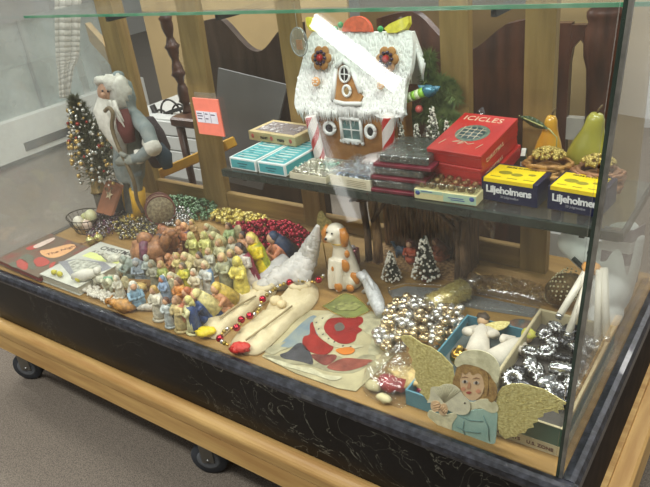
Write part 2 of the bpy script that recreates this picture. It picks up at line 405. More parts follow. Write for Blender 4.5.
q = MB(); q.box((x0 + 0.008, -0.0056, z0 + h - 0.004), (x0 + w - 0.004, -0.0048, z0 + h + 0.012)); q.build('tape', glass('tape', (0.93, 0.92, 0.88), 0.08, 0.2, dust_haze=0.08), tg, True)

# ================================================================== behind the case
def headboard(name, label, x0, x1, y, ztop, dip, m=DARKWOOD, zb=FLOOR, hole=None):
    t = thing(name, label, 'headboard', ((x0 + x1) / 2, y, zb))
    n = 24; q = MB(); pts = [(x0, y, zb + 0.1)]
    for i in range(n + 1):
        u = i / n
        z = ztop - dip * max(0, math.sin(PI * min(1, max(0, (u - 0.25) / 0.6)))) ** 1.6 + 0.02 * math.sin(u * 2 * PI)
        pts.append((x0 + (x1 - x0) * u, y, z))
    pts.append((x1, y, zb + 0.1)); q.slab(pts, (0, 0.03, 0)); q.build('panel', m, t, True)
    for x in (x0 + 0.03, x1 - 0.03):
        q = MB(); q.box((x - 0.02, y + 0.032, zb), (x + 0.02, y + 0.07, zb + 0.9)); q.build('leg', m, t, True)
    return t
BROWN = mat((74, 60, 48), 0.4, 0, 0.3, 6, 0.05, c2=(52, 38, 28), stretch=(4, 4, 0.7))
headboard('headboard', 'brown wooden headboard with scooped top behind the teal boxes', -1.86, -1.31, 1.06, 0.63, 0.1, BROWN)
headboard('headboard', 'dark glossy headboard with scooped top behind the red boxes', -0.92, -0.4, 0.96, 0.66, 0.09)
# bed end with turned post
t = thing('bed_end', 'dark bed end with turned post and tall slot behind the pears', 'bed end', (-0.33, 1.1, FLOOR))
yb = 1.1; pc = Y(601, 70, yb); kx = 0.0034
def BE(x, y): return Y(x, y, yb)
q = MB(); x_ = pc.x
def zz(y): return BE(590, y).z
q.lathe([(0.036, FLOOR), (0.04, zz(200)), (0.036, zz(120)), (0.038, zz(90)), (0.042, zz(68)), (0.052, zz(56)), (0.054, zz(44)), (0.052, zz(28)), (0.044, zz(22)), (0.05, zz(16)), (0.05, zz(11)), (0.036, zz(6)), (0.056, zz(-6)), (0.05, zz(-18)), (0.0, zz(-26))], 22, (x_, yb, 0), 1, 0.8)
q.build('turned_post', DARKWOOD, t, True)
a, c = BE(554, 60), BE(571, 60); q = MB(); q.box((a.x, yb - 0.015, FLOOR), (c.x, yb + 0.015, zz(22))); q.build('stile', DARKWOOD, t, True)
d = BE(580, 60); e = x_ - 0.034; zt, zb_ = zz(24), zz(58)
q = MB(); q.slab([(c.x, yb - 0.013, zt), (e, yb - 0.013, zt), (e, yb - 0.013, zb_ - 0.02), (e - 0.006, yb - 0.013, zb_ + 0.03), ((c.x + e)/2, yb - 0.013, zb_ + 0.055), (c.x + 0.006, yb - 0.013, zb_ + 0.03), (c.x, yb - 0.013, zb_ - 0.02)], (0, 0.026, 0)); q.build('top_rail', DARKWOOD, t, True)
q = MB(); q.box((c.x, yb - 0.013, zz(140)), (e, yb + 0.013, zz(118))); q.build('cross_rail', plain((170, 168, 158), 0.5), t, True)
# tan board behind
def panel(name, label, cat, a, bb, m):
    q = MB(); q.box(a, bb); return tag(q.build(name, m), label, cat)
panel('cardboard_sheet', 'large tan cardboard sheet standing behind the left of the case', 'cardboard', (-3.8, 2.4, FLOOR), (-2.0, 2.42, 1.1), mat((168, 144, 100), 0.8, 0, 0.08, 4))
panel('cardboard_sheet', 'tan cardboard sheet behind the pears and the turned post', 'cardboard', (-0.48, 1.3, FLOOR), (-0.16, 1.32, 0.95), mat((170, 148, 102), 0.8, 0, 0.08, 4))
panel('plywood_board', 'tan plywood board standing behind the gingerbread house', 'board', (-1.3, 1.45, FLOOR), (-0.5, 1.47, 0.72), mat((120, 98, 60), 0.8, 0, 0.1, 3))
t = thing('grey_folder', 'flat grey cardboard folder leaning against the brown headboard', 'folder', (-1.7, 0.98, 0.1))
q = MB(); q.slab([Y(218, 68, 0.99), Y(287, 85, 0.99), Y(262, 190, 0.96), Y(212, 178, 0.96)], (0, 0.008, 0)); q.build('cover', mat((112, 112, 112), 0.6, 0, 0.08, 5), t, True)
# turned chair spindle
t = thing('wooden_chair', 'dark wooden chair with turned spindle seen left of the coral tag', 'chair', (-2.2, 1.3, FLOOR))
q = MB(); a = Y(158, -12, 1.3); c = Y(188, 112, 1.3); n = 40
q.tube([a.lerp(c, i/n) for i in range(n + 1)], [0.016 + 0.014*abs(math.sin(i*0.42)) + (0.01 if i % 9 == 0 else 0) for i in range(n + 1)], 12); q.build('spindle', DARKWOOD, t, True)
q = MB(); q.bbox((c.x - 0.04, 1.2, c.z - 0.05), (c.x + 0.5, 1.42, c.z), 0.01); q.build('seat', DARKWOOD, t, True)
for (x, y) in ((c.x, 1.23), (c.x + 0.45, 1.23), (c.x, 1.39), (c.x + 0.45, 1.39)):
    q = MB(); q.tube([(x, y, FLOOR), (x, y, c.z - 0.05)], [0.016, 0.022], 8); q.build('leg', DARKWOOD, t, True)
# white cabinet behind
t = thing('white_cabinet', 'low white slatted cabinet behind the santa figure', 'cabinet', (-2.6, 1.9, FLOOR))
WH = mat((206, 208, 204), 0.5, 0, 0.05, 3)
q = MB(); q.box((-3.5, 1.8, FLOOR), (-1.95, 2.36, -0.1))
q.build('body', WH, t, True)
for i in range(4):
    q = MB(); q.bbox((-3.48, 1.785, -0.5 + i * 0.1), (-1.97, 1.799, -0.41 + i * 0.1), 0.003); q.build('board', WH, t, True)
t = thing('iron_sculpture', 'black iron ring and twig ornament on the low white cabinet', 'ornament', (-2.9, 1.9, -0.1))
IRON = plain((38, 36, 34), 0.5, 0.5)
for (cx, cy, r_) in ((172, 116, 0.1), (182, 119, 0.09), (163, 121, 0.07)):
    c = Y(cx, cy, 1.9); q = MB(); q.tube([(c.x + r_ * math.cos(a), c.y, c.z + r_ * 1.1 * math.sin(a)) for a in [i * PI / 12 for i in range(13)]], 0.007, 6); q.build('ring', IRON, t, True)
q = MB(); q.tube([Y(146, 122, 1.9), Y(170, 112, 1.9), Y(196, 104, 1.9)], 0.012, 6); q.tube([Y(152, 105, 1.9), Y(160, 122, 1.9), Y(168, 130, 1.9)], 0.02, 6)
for (a, c) in (((140, 122), (146, 102)), ((143, 122), (136, 104)), ((147, 120), (156, 110))): q.tube([Y(*a, 1.9), Y(*c, 1.9)], 0.006, 5)
q.build('twig', IRON, t, True)
# yellow timber across the back left
q = MB(); a = Vector((-1.93, 0.9, 0.0)); 
q.T = frame((-2.0, 0.8, 0.02), (1, 0.0, 0.4), (0, 1, 0)); q.bbox((0, 0, 0), (0.5, 0.06, 0.04), 0.004)
tag(q.build('timber_plank', mat((206, 158, 50), 0.5, 0, 0.1, 8, c2=(180, 134, 40))), 'yellow painted timber plank behind the left back corner of the case', 'plank')
# white cloth hanging and post at left
t = thing('wooden_post', 'pale wooden post with cross brace beside the hanging white cloth', 'post', (-2.25, 0.95, FLOOR))
q = MB(); q.bbox((-2.27, 0.93, FLOOR), (-2.17, 0.97, 1.0), 0.003); q.build('post', OLIVE, t, True)
q = MB(); q.slab([(-2.42, 0.935, 0.66), (-2.275, 0.935, 0.52), (-2.275, 0.935, 0.44), (-2.42, 0.935, 0.58)], (0, 0.03, 0)); q.build('brace', OLIVE_H, t, True)
q = MB(); W_ = 14; H_ = 10; base = []
outl = [(56, -4, 84, -4), (56, 10, 78, 10), (57, 25, 78, 25), (57, 40, 80, 40), (57, 55, 80, 52), (57, 68, 76, 60), (58, 82, 72, 78), (60, 98, 76, 98)]
outl = [(55, -6, 82, -6), (55, 30, 80, 30), (56, 58, 79, 56), (58, 76, 73, 70), (60, 98, 70, 98)]
ou = smooth_path([(a, b_, 0) for a, b_, c_, d_ in outl], 5); ov = smooth_path([(c_, d_, 0) for a, b_, c_, d_ in outl], 5)
for pa, pb in zip(ou, ov):
    base.append([Y(pa.x + (pb.x - pa.x)*j/W_, pa.y + (pb.y - pa.y)*j/W_, 0.9 + 0.006*math.sin(j*0.9)) for j in range(W_ + 1)])
for k in range(len(base) - 1):
    for j in range(W_): q.quad(base[k][j], base[k][j+1], base[k+1][j+1], base[k+1][j], True)
cl = q.build('hanging_cloth', mat((214, 208, 194), 0.9, 0, 0.06, 12)); sm = cl.modifiers.new('s', 'SOLIDIFY'); sm.thickness = 0.004
tag(cl, 'white cloth hanging left of the santa figure', 'cloth')
# far showcase on white plinth
t = thing('glass_showcase', 'white showcase with tall glass doors on the far left', 'showcase', (-5.2, 1.5, FLOOR))
WH2 = mat((222, 222, 214), 0.5, 0, 0.04, 3)
q = MB(); q.box((-5.4, -0.4, FLOOR + 0.06), (-4.6, 2.9, -0.17)); q.build('plinth', WH2, t, True)
q = MB(); q.box((-5.35, -0.35, FLOOR), (-4.7, 2.85, FLOOR + 0.059)); q.build('toe_kick', plain((70, 70, 68)), t, True)
q = MB(); q.box((-4.602, 1.63, -0.42), (-4.59, 2.2, -0.355)); q.build('handle_slot', plain((28, 28, 28)), t, True)
q = MB()
for k, y in enumerate((0.4, 1.1, 1.55, 1.95, 2.4)):
    q.box((-4.7, y, -0.169), (-4.69, y + (0.38 if k else 0.6), 0.5))
q.build('glass_door', glass('door', (0.8, 0.86, 0.84), 0.1, 0.03, dust_haze=0.3, dust_haze_col=(0.8, 0.86, 0.84)), t, True)
q = MB(); q.box((-4.72, 1.93, -0.169), (-4.68, 1.945, 0.5)); q.build('door_stile', plain((110, 116, 114)), t, True)
q = MB(); q.box((-5.4, -0.4, 0.5), (-4.65, 2.9, 1.0)); q.build('header', plain((112, 110, 108)), t, True)
q = MB(); q.box((-5.4, -0.4, -0.169), (-5.36, 2.9, 0.499)); q.build('back_panel', WH2, t, True)
# pale door panel right
t = thing('white_door_panel', 'tall white panel standing beyond the right end of the case', 'panel', (0.4, 3.6, FLOOR))
q = MB(); q.box((-0.75, 3.6, FLOOR), (1.6, 3.64, 1.6)); q.build('board', mat((222, 222, 220), 0.5, 0, 0.04, 2), t, True)
q = MB(); q.box((-0.73, 3.585, 0.3), (1.58, 3.599, 0.34)); q.build('moulding', WH, t, True)

# ================================================================== shelf items
S0 = SHELF + 0.0008
def boxframe(A, B, z, h0=None):
    """matrix with origin at the front-left bottom corner, x along the front"""
    a = Z(A[0], A[1], z); c = Z(B[0], B[1], z)
    return frame(a, c - a, Vector((0, 0, 1)).cross(c - a)), (c - a).length
def carton(name, label, cat, A, B, z, depth, h, col, lidcol=None, group=None, lid=None, rim=0.0):
    m, L = boxframe(A, B, z); c = m @ Vector((L/2, depth/2, 0))
    t = thing(name, label, cat, c, group=group)
    q = MB(); q.T = m; q.bbox((0, 0, 0), (L, depth, h), 0.0012); q.build('carton', col, t, True)
    return t, m, L
TEAL = plain((78, 170, 176), 0.5); CREAM = mat((222, 214, 186), 0.6, 0, 0.06, 30)
DKTXT = plain((60, 50, 44), 0.6)
def rect(q, m, x0, x1, y0, y1, z, th=0.0004):
    q.T = m; q.box((x0, y0, z), (x1, y1, z + th)); return q
def front_rect(q, x0, x1, z0, z1, y=0, th=0.0005): q.box((x0, y - th, z0), (x1, y, z1)); return q
# tinsel fuzz
def fuzz(q, lo_, hi_, n, l, w=0.0012):
    for _ in range(n):
        p = Vector((U(lo_[0], hi_[0]), U(lo_[1], hi_[1]), U(lo_[2], hi_[2])))
        d = Vector((U(-1, 1), U(-1, 1), U(-0.6, 1))).normalized() * l * U(0.5, 1); s_ = d.orthogonal().normalized() * w
        q._f([q._v(p - s_), q._v(p + s_), q._v(p + d)], False)
    return q

# teal and white boxes
for (A, B, lab) in (((231, 168), (257, 172.5), 'left teal and white box under the tan box'), ((259, 172.8), (286, 177), 'right teal and white box under the tan box')):
    t, m, L = carton('ornament_box', lab, 'box', A, B, S0, 0.215, 0.036, plain((226, 232, 228), 0.5), group='teal and white boxes')
    q = MB(); q.T = m; front_rect(q, 0.006, L - 0.006, 0.005, 0.031); q.box((0.007, 0.008, 0.036), (L - 0.007, 0.207, 0.0364))
    for (x0, x1, sg) in ((L, L + 0.0005, 1),): q.box((x0, 0.007, 0.005), (x1, 0.208, 0.031))
    pnl = q.build('label_panel', TEAL, t, True)
    q = MB(); q.T = m
    for k in range(10):
        y = 0.018 + k * 0.019; x0 = 0.014 + U(0, 0.012); x1 = L - 0.014 - U(0, 0.012)
        q.box((x0, y, 0.0364), (x1, y + U(0.003, 0.009), 0.0367))
    q.build('print', plain((196, 214, 208), 0.5), pnl, True)
    q = MB(); q.T = m
    for k in range(14):
        y = 0.014 + k * 0.0136; x0 = 0.012 + U(0, 0.03); q.box((x0, y, 0.0368), (x0 + U(0.01, 0.03), y + 0.0025, 0.0371))
    q.build('lettering', plain((44, 96, 106), 0.6), pnl, True)
    for (xa, xb, za, zb) in ((0.3, 0.68, 0.019, 0.022), (0.36, 0.62, 0.011, 0.0135)):
        q = MB(); q.T = m; front_rect(q, L*xa, L*xb, za, zb, -0.0006); q.build('lettering_line', plain((44, 96, 106), 0.6), pnl, True)
# tan box of ornaments on top
TB = S0 + 0.0376
t, m, L = carton('ornament_box', 'old tan printed box with a clear window on top of the teal boxes', 'box', (249.5, 139.5), (296, 147), TB, 0.12, 0.03, mat((206, 186, 138), 0.6, 0, 0.1, 20, c2=(180, 158, 108)))
q = MB(); q.T = m; q.box((0.018, 0.016, 0.03), (L - 0.018, 0.104, 0.0305)); pn = q.build('window', plain((150, 138, 134), 0.25), t, True)
q = MB(); q.T = m
for _ in range(26): q.ball((U(0.024, L - 0.024), U(0.024, 0.096), 0.031), (U(0.004, 0.01), U(0.004, 0.012), 0.003), 7, 4)
q.build('crumpled_tissue', mat((206, 196, 196), 0.3, 0, 0.2, 60), pn, True)
mm = m @ Matrix.Translation((L*0.26, -0.0006, 0.010)) @ R2(90, 'X')
text('FROST', 'lettering', DKTXT, t, 0.011, mm, 0.0004); text('TREES', 'lettering', DKTXT, t, 0.011, m @ Matrix.Translation((L*0.62, -0.0006, 0.0095)) @ R2(90, 'X'), 0.0004)
for x in (0.09, 0.5, 0.9):
    q = MB(); q.T = m; q.ball((L * x, -0.0004, 0.015), (0.0065, 0.0012, 0.0075), 10, 6); q.build('printed_bauble', plain((196, 96, 84), 0.5), t, True)

# tinsel boxes: silver, green, blue
def open_tray(A, B, z, depth, h, name, label, cat, wallm_, group=None, wt=0.002, floor=True):
    m, L = boxframe(A, B, z); t = thing(name, label, cat, m @ Vector((L/2, depth/2, 0)), group=group)
    q = MB(); q.T = m
    q.box((0, 0, 0), (L, wt, h)); q.box((0, depth - wt, 0), (L, depth, h)); q.box((0, wt, 0), (wt, depth - wt, h)); q.box((L - wt, wt, 0), (L, depth - wt, h)); q.box((wt, wt, 0), (L - wt, depth - wt, 0.0015))
    q.build('tray', wallm_, t, True); return t, m, L
STR = plain((188, 190, 186), 0.2, 0.9)
t, m, L = open_tray((290, 178), (326, 184), S0, 0.12, 0.018, 'tinsel_box', 'cream tray packed with silver beaded tinsel beside the teal boxes', 'box', CREAM)
q = MB(); q.T = m
for _ in range(420): q.ball((U(0.005, L - 0.005), U(0.005, 0.115), U(0.004, 0.026)), U(0.002, 0.0045), 6, 4)
fuzz(q, (0.004, 0.004, 0.015), (L - 0.004, 0.116, 0.024), 500, 0.012)
q.build('silver_tinsel', mat((190, 188, 176), 0.2, 0.8, 0.4, 90, c2=(230, 226, 210)), t, True)
t, m, L = open_tray((331, 184.5), (371, 191.5), S0, 0.13, 0.03, 'tinsel_box', 'cream tray of blue and silver tinsel in front of the gingerbread house', 'box', CREAM)
q = MB(); q.T = m
for _ in range(420): q.ball((U(0.005, L - 0.004), U(0.005, 0.125), U(0.012, 0.042)), U(0.002, 0.005), 6, 4)
fuzz(q, (0.004, 0.004, 0.03), (L - 0.004, 0.126, 0.04), 600, 0.013)
q.build('blue_tinsel', mat((150, 166, 190), 0.2, 0.8, 0.4, 60, c2=(214, 218, 224)), t, True)
q = MB(); q.T = m
for k in range(4): front_rect(q, L*0.42, L*0.9, 0.006 + 0.005*k, 0.0072 + 0.005*k, -0.0002)
q.build('lettering', plain((130, 116, 84)), t, True)
q = MB(); q.T = m; q.box((L + 0.0004, 0.002, 0.002), (L + 0.003, 0.128, 0.045)); q.box((0.002, 0.0, 0.0435), (L + 0.002, 0.13, 0.045)); q.build('cellophane', glass('cello', (0.96, 0.96, 0.96), 0.12, 0.06, bump=0.9, bscale=40), t, True)
a = Z(344, 176, S0)
t = thing('tinsel_bundle', 'green metallic tinsel bundle at the foot of the gingerbread house', 'tinsel', a)
q = MB(); c = Z(338, 168, S0 + 0.02)
for _ in range(260): q.ball((c.x + U(-0.05, 0.05), c.y + U(-0.015, 0.012), S0 + 0.007 + U(0, 0.025)), U(0.002, 0.005), 6, 4)
q.build('strands', mat((52, 128, 98), 0.2, 0.8, 0.3, 60, c2=(160, 190, 170)), t, True)
t = thing('cellophane_packet', 'pale crumpled cellophane packet behind the blue tinsel tray', 'packet', Z(385, 165, S0))
q = MB(); c = Z(386, 163, S0 + 0.03); q.T = Matrix.Translation((c.x, c.y + 0.01, S0 + 0.028)) @ R2(18, 'Z')
q.ball((0, 0, 0), (0.085, 0.055, 0.026), 24, 14, 0.25); q.build('wrap', mat((206, 196, 192), 0.3, 0.2, 0.2, 24, 0.5, c2=(180, 160, 160)), t, True)

# three maroon window boxes, stacked
MAR_ = mat((120, 36, 52), 0.35, 0, 0.2, 20); BLK = plain((56, 62, 58), 0.25)
mb, Lb = boxframe((373, 191), (424, 197.5), S0)
for k, (dx, dy, lab) in enumerate(((0.0, 0.0, 'bottommost of the three maroon boxes of dark greenery'), (-0.004, 0.006, 'middle one of the three maroon boxes of dark greenery'), (0.01, 0.012, 'topmost of the three maroon boxes of dark greenery'))):
    z = k * 0.0335; m = mb @ Matrix.Translation((dx, dy, z))
    t = thing('window_box', lab, 'box', m @ Vector((Lb/2, 0.08, 0)), group='stacked maroon window boxes')
    q = MB(); q.T = m; q.bbox((-0.008, -0.004, 0), (Lb + 0.008, 0.165, 0.009), 0.0012); tray = q.build('tray', MAR_, t, True)
    q = MB(); q.T = m; q.bbox((0.006, 0.008, 0.0095), (Lb - 0.006, 0.15, 0.031), 0.003); q.build('dark_filling', mat((52, 56, 50), 0.4, 0, 0.3, 120, 0.6, c2=(84, 92, 84)), t, True)
    q = MB(); q.T = m; q.bbox((0.0, 0.002, 0.0095), (Lb, 0.157, 0.0325), 0.004); q.build('clear_lid', glass('lid', (0.9, 0.9, 0.9), 0.12, 0.08, bump=0.5, bscale=30, dust_haze=0.02), t, True)

# cream and green box of gold bulbs
m, L = boxframe((414.5, 198), (476.5, 206.5), S0)
t = thing('bulb_box', 'low cream and mint box with gold bulbs under a clear window', 'box', m @ Vector((L/2, 0.05, 0)))
q = MB(); q.T = m; q.bbox((0, 0, 0), (L, 0.095, 0.026), 0.001); q.build('carton', plain((224, 214, 160), 0.55), t, True)
q = MB(); q.T = m; front_rect(q, L*0.48, L*0.995, 0.002, 0.024); front_rect(q, 0.002, L*0.47, 0.017, 0.0255); q.build('mint_label', plain((178, 206, 178), 0.5), t, True)
for x in (0.06, 0.93):
    q = MB(); q.T = m; q.ball((L*x, -0.0009, 0.0165), (0.0065, 0.0008, 0.006), 12, 6); q.build('printed_badge', plain((70, 90, 150), 0.5), t, True)
q = MB(); q.T = m
for (x0, x1, z) in ((0.56, 0.8, 0.013), (0.6, 0.82, 0.008), (0.12, 0.3, 0.021)):
    q = MB(); q.T = m; front_rect(q, L*x0, L*x1, z, z + 0.002, -0.0006); q.build('lettering_line', plain((70, 90, 150), 0.5), t, True)
q = MB(); q.T = m
for i in range(6):
    for j in range(3): q.ball((L*(0.1 + 0.155*i), 0.02 + 0.026*j, 0.033), 0.0105, 12, 8)
q.build('gold_bulbs', mat((150, 128, 84), 0.25, 0.6, 0.4, 60, c2=(96, 80, 54)), t, True)
q = MB(); q.T = m; q.bbox((0.002, 0.002, 0.0262), (L - 0.002, 0.093, 0.046), 0.002); q.build('clear_window', glass('lid2', (0.93, 0.93, 0.9), 0.1, 0.06, bump=0.4, bscale=30), t, True)

# red ICICLES boxes, three stacked
RED = mat((196, 44, 36), 0.4, 0, 0.12, 12, c2=(172, 34, 30)); RED2 = plain((224, 190, 160), 0.5)
base = Z(436, 181, S0); p1 = Z(496, 190, S0)
ang = math.atan2((p1 - base).y, (p1 - base).x)
a = Z(437.5, 146, 0.425); c1 = Z(495, 166, 0.425); e1 = Z(490, 110, 0.425); f1 = Z(538, 113, 0.425)
ux = (c1 - a); Lx = 0.15; mI = frame((-0.505, 0.505, S0 + 0.001), Vector((1, -0.1, 0)), Vector((0.1, 1, 0.19)))
D_ = 0.192
for k, (dx, dy, lab) in enumerate(((0.004, 0.0, 'bottommost of the three red icicles boxes'), (-0.003, 0.0, 'middle one of the three red icicles boxes'), (0.0, 0.003, 'topmost red icicles box with green wreath picture'))):
    m = mI @ Matrix.Translation((dx, dy, k * 0.037)); hh = 0.036
    t = thing('icicles_box', lab, 'box', m @ Vector((Lx/2, D_/2, 0)), group='stacked red icicles boxes')
    q = MB(); q.T = m; q.bbox((0, 0, 0), (Lx, D_, hh - 0.011), 0.001); q.build('carton', RED, t, True)
    q = MB(); q.T = m; q.bbox((-0.0015, -0.0015, hh - 0.0105), (Lx + 0.0015, D_ + 0.0015, hh), 0.001); ld_ = q.build('lid', RED, t, True)
    side = m @ Matrix.Translation((Lx + 0.0022, 0.02, 0.006)) @ R2(90, 'Z') @ R2(90, 'X')
    text('CHRISTMAS', 'lettering', RED2, t, 0.014, side, 0.0002, spacing=1.25)
    if k == 2:
        top = m @ Matrix.Translation((0.012, D_ - 0.034, hh + 0.0003))
        text('ICICLES', 'lettering', RED2, ld_, 0.031, top, 0.0002, spacing=1.08)
        cx, cy = Lx*0.5, D_*0.5; q = MB(); q.T = m
        q.lathe([(0.045, hh + 0.0001), (0.045, hh + 0.0005)], 28, (cx, cy, 0), 1, 0.92); rd = q.build('printed_wreath', mat((86, 110, 100), 0.5, 0, 0.3, 160, c2=(140, 150, 130)), ld_, True)
        q = MB(); q.T = m; q.lathe([(0.034, hh + 0.0006), (0.034, hh + 0.0009)], 28, (cx, cy, 0), 1, 0.92); q.build('printed_window', plain((60, 84, 86), 0.4), rd, True)
        q = MB(); q.T = m
        for i in range(-1, 3): q.box((cx - 0.025 + 0.017*i + 0.008, cy - 0.028, hh + 0.001), (cx - 0.0235 + 0.017*i + 0.008, cy + 0.028, hh + 0.0013))
        for i in range(-1, 2): q.box((cx - 0.03, cy + 0.016*i, hh + 0.001), (cx + 0.03, cy + 0.0015 + 0.016*i, hh + 0.0013))
        for (x, y, x2, y2) in ((-0.012, -0.042, -0.028, -0.052), (0.0, -0.042, -0.01, -0.058), (0.0, -0.042, 0.018, -0.054), (-0.028, -0.052, 0.0, -0.044), (0.018, -0.054, 0.03, -0.046), (-0.01, -0.058, 0.004, -0.05), (-0.058, -0.068, -0.05, -0.045), (0.046, -0.068, 0.054, -0.045)):
            q.tube([(cx + x, cy + y, hh + 0.0006), (cx + x2, cy + y2, hh + 0.0006)], 0.0009, 5)
        q.build('printed_lines', plain((226, 206, 176), 0.5), rd, True)

# candle boxes
NAVY = plain((22, 26, 62), 0.35); YEL = plain((246, 214, 20), 0.45); WT = plain((238, 238, 236), 0.5)
for (A, B, lab) in (((481.5, 199), (537, 208.5), 'left navy and yellow candle box with white lettering'), ((547, 208.5), (600, 218.5), 'right navy and yellow candle box beside the corner post')):
    m, L = boxframe(A, B, S0); D2 = 0.1; hh = 0.058
    t = thing('candle_box', lab, 'box', m @ Vector((L/2, D2/2, 0)), group='navy candle boxes')
    q = MB(); q.T = m; q.bbox((0, 0, 0), (L, D2, hh), 0.001); q.build('carton', NAVY, t, True)
    q = MB(); q.T = m; q.box((0.006, -0.0006, hh - 0.009), (L - 0.012, 0.0, hh + 0.0003)); q.box((0.006, 0.0001, hh), (L - 0.012, D2 - 0.01, hh + 0.0006)); yl = q.build('yellow_label', YEL, t, True)
    text('Liljeholmens', 'lettering', WT, t, 0.0245, m @ Matrix.Translation((L*0.085, -0.0008, 0.0235)) @ R2(90, 'X'), 0.0007, spacing=0.93)
    text('20 Julgransljus', 'lettering', plain((150, 150, 160)), t, 0.008, m @ Matrix.Translation((L*0.35, -0.0008, 0.0125)) @ R2(90, 'X'), 0.0001)
    text('MADE IN SWEDEN', 'lettering', plain((70, 62, 20)), yl, 0.0095, m @ Matrix.Translation((L*0.22, D2 - 0.024, hh + 0.001)), 0.0002, spacing=1.05)
    q = MB(); q.T = m
    for (x, y, r_) in ((0.3, 0.045, 0.014), (0.52, 0.04, 0.012), (0.76, 0.05, 0.008)): q.lathe([(r_, hh + 0.0007), (r_*0.9, hh + 0.001)], 14, (L*x, y, 0), 1.2, 0.8)
    for (x, y) in ((0.12, 0.014), (0.42, 0.012), (0.7, 0.014)): q.box((L*x, y, hh + 0.0007), (L*(x + 0.18), y + 0.004, hh + 0.001))
    q.build('printed_picture', plain((150, 140, 20)), yl, True)
# small green and white packet between
m = frame(Z(519, 176, S0), Vector((1, 0.3, 0)), Vector((-0.3, 1, 0)))
t = thing('small_packet', 'small green and white packet standing between the icicles boxes and pears', 'packet', m @ Vector((0.01, 0.03, 0)))
q = MB(); q.T = m @ Matrix.Translation((0.002, 0, 0)); q.bbox((0, 0, 0), (0.012, 0.06, 0.055), 0.001); q.build('carton', plain((214, 212, 204), 0.5), t, True)
q = MB(); q.T = m @ Matrix.Translation((0.002, 0, 0)); q.box((0.0125, 0.0, 0.0), (0.014, 0.06, 0.055)); q.box((0, -0.001, 0.04), (0.012, -0.0001, 0.055)); q.build('green_side', plain((36, 52, 40), 0.5), t, True)
q = MB(); q.T = m @ Matrix.Translation((0.002, 0, 0)); q.box((0.0142, 0.012, 0.02), (0.0147, 0.024, 0.053)); q.build('yellow_stripe', plain((226, 220, 120), 0.5), t, True)

# pears and gilded nests
def pear(name, label, c, h, r, col, col2, lean):
    t = thing(name, label, 'pear', c)
    q = MB(); q.T = Matrix.Translation(c) @ R2(lean, 'Y')
    prof = [(0.05, 0), (0.5, 0.02), (0.85, 0.12), (1.0, 0.27), (0.97, 0.4), (0.8, 0.55), (0.58, 0.69), (0.47, 0.8), (0.42, 0.9), (0.28, 0.97), (0.06, 0.985)]
    q.lathe([(a * r, b_ * h) for a, b_ in prof], 20); q.build('fruit', mat(col, 0.3, 0, 0.2, 12, 0.1, c2=col2, coat=0.3), t, True)
    q = MB(); q.T = Matrix.Translation(c) @ R2(lean, 'Y'); q.tube([(0, 0, h*0.96), (0.002, 0, h*1.03), (0.008, 0, h*1.1)], 0.0025, 6); q.build('stem', plain((96, 76, 40), 0.6), t, True)
    return t
pear('ornamental_pear', 'orange yellow ornamental pear, the slimmer of the two', (-0.262, 0.665, S0), 0.162, 0.036, (212, 164, 44), (190, 134, 30), 3)
pear('ornamental_pear', 'large green yellow ornamental pear nearest the corner post', (-0.172, 0.668, S0), 0.176, 0.05, (166, 160, 62), (138, 134, 46), 8)
def nest(label, c, r, h, col, col2):
    t = thing('gilded_pinecone_nest', label, 'ornament', c)
    q = MB()
    for k in range(9):
        z = h * k / 9; rr = r * (0.8 + 0.25 * math.sin(k / 9 * PI))
        nn = 22; pts = []
        for j in range(nn + 1):
            a = 2*PI*j/nn; pts.append((c[0] + math.cos(a)*rr*(1 + U(-.16, .16)), c[1] + math.sin(a)*rr*0.8*(1 + U(-.09, .09)), c[2] + 0.006 + z + U(-0.003, 0.003)))
        q.tube(pts, [U(0.004, 0.009) for _ in pts], 6)
    q.ball((c[0], c[1], c[2] + h*0.5), (r*0.85, r*0.7, h*0.48), 14, 8)
    q.build('husk', mat(col, 0.4, 0.3, 0.4, 50, 0.6, c2=col2), t, True)
    q = MB(); 
    for _ in range(160):
        a = U(0, 2*PI); rr = r * 0.72 * math.sqrt(U(0, 1)); q.ball((c[0] + math.cos(a)*rr, c[1] + math.sin(a)*rr*0.8, c[2] + h + 0.004 + 0.03 * (1 - (rr/r)**2)), U(0.003, 0.006), 6, 4)
    q.build('gilded_seeds', mat((196, 172, 92), 0.3, 0.5, 0.4, 60, c2=(150, 128, 60)), t, True)
    return t
nest('gold brown pine cone nest in front of the orange pear', (-0.232, 0.59, S0 + 0.001), 0.056, 0.066, (204, 156, 88), (150, 104, 52))
nest('pinkish brown pine cone nest in front of the green pear', (-0.118, 0.59, S0 + 0.001), 0.053, 0.06, (190, 138, 100), (140, 96, 64))
# clear bag with leaves behind
t = thing('leaf_sprig', 'dark green leaf sprig lying behind the icicles boxes', 'leaf', (-0.34, 0.6, S0 + 0.11))
q = MB(); a = Y(519, 116, 0.66); c = Y(549, 129, 0.63); d = (c - a); up_ = Vector((0, 0, 0.012))
for k in range(6):
    u0, u1 = k/6, (k+1)/6; w0, w1 = math.sin(u0*PI), math.sin(u1*PI)
    q.quad(a + d*u0 - up_*w0, a + d*u1 - up_*w1, a + d*u1 + up_*w1, a + d*u0 + up_*w0, True)
lf = q.build('leaf', plain((62, 78, 44), 0.4), t, True); lf.modifiers.new('s', 'SOLIDIFY').thickness = 0.002
q = MB(); q.tube([a, c, c + Vector((0.02, 0, -0.02)), (c.x + 0.02, c.y, S0 + 0.06)], 0.0018, 6); q.build('stem', plain((170, 170, 110), 0.5), t, True)

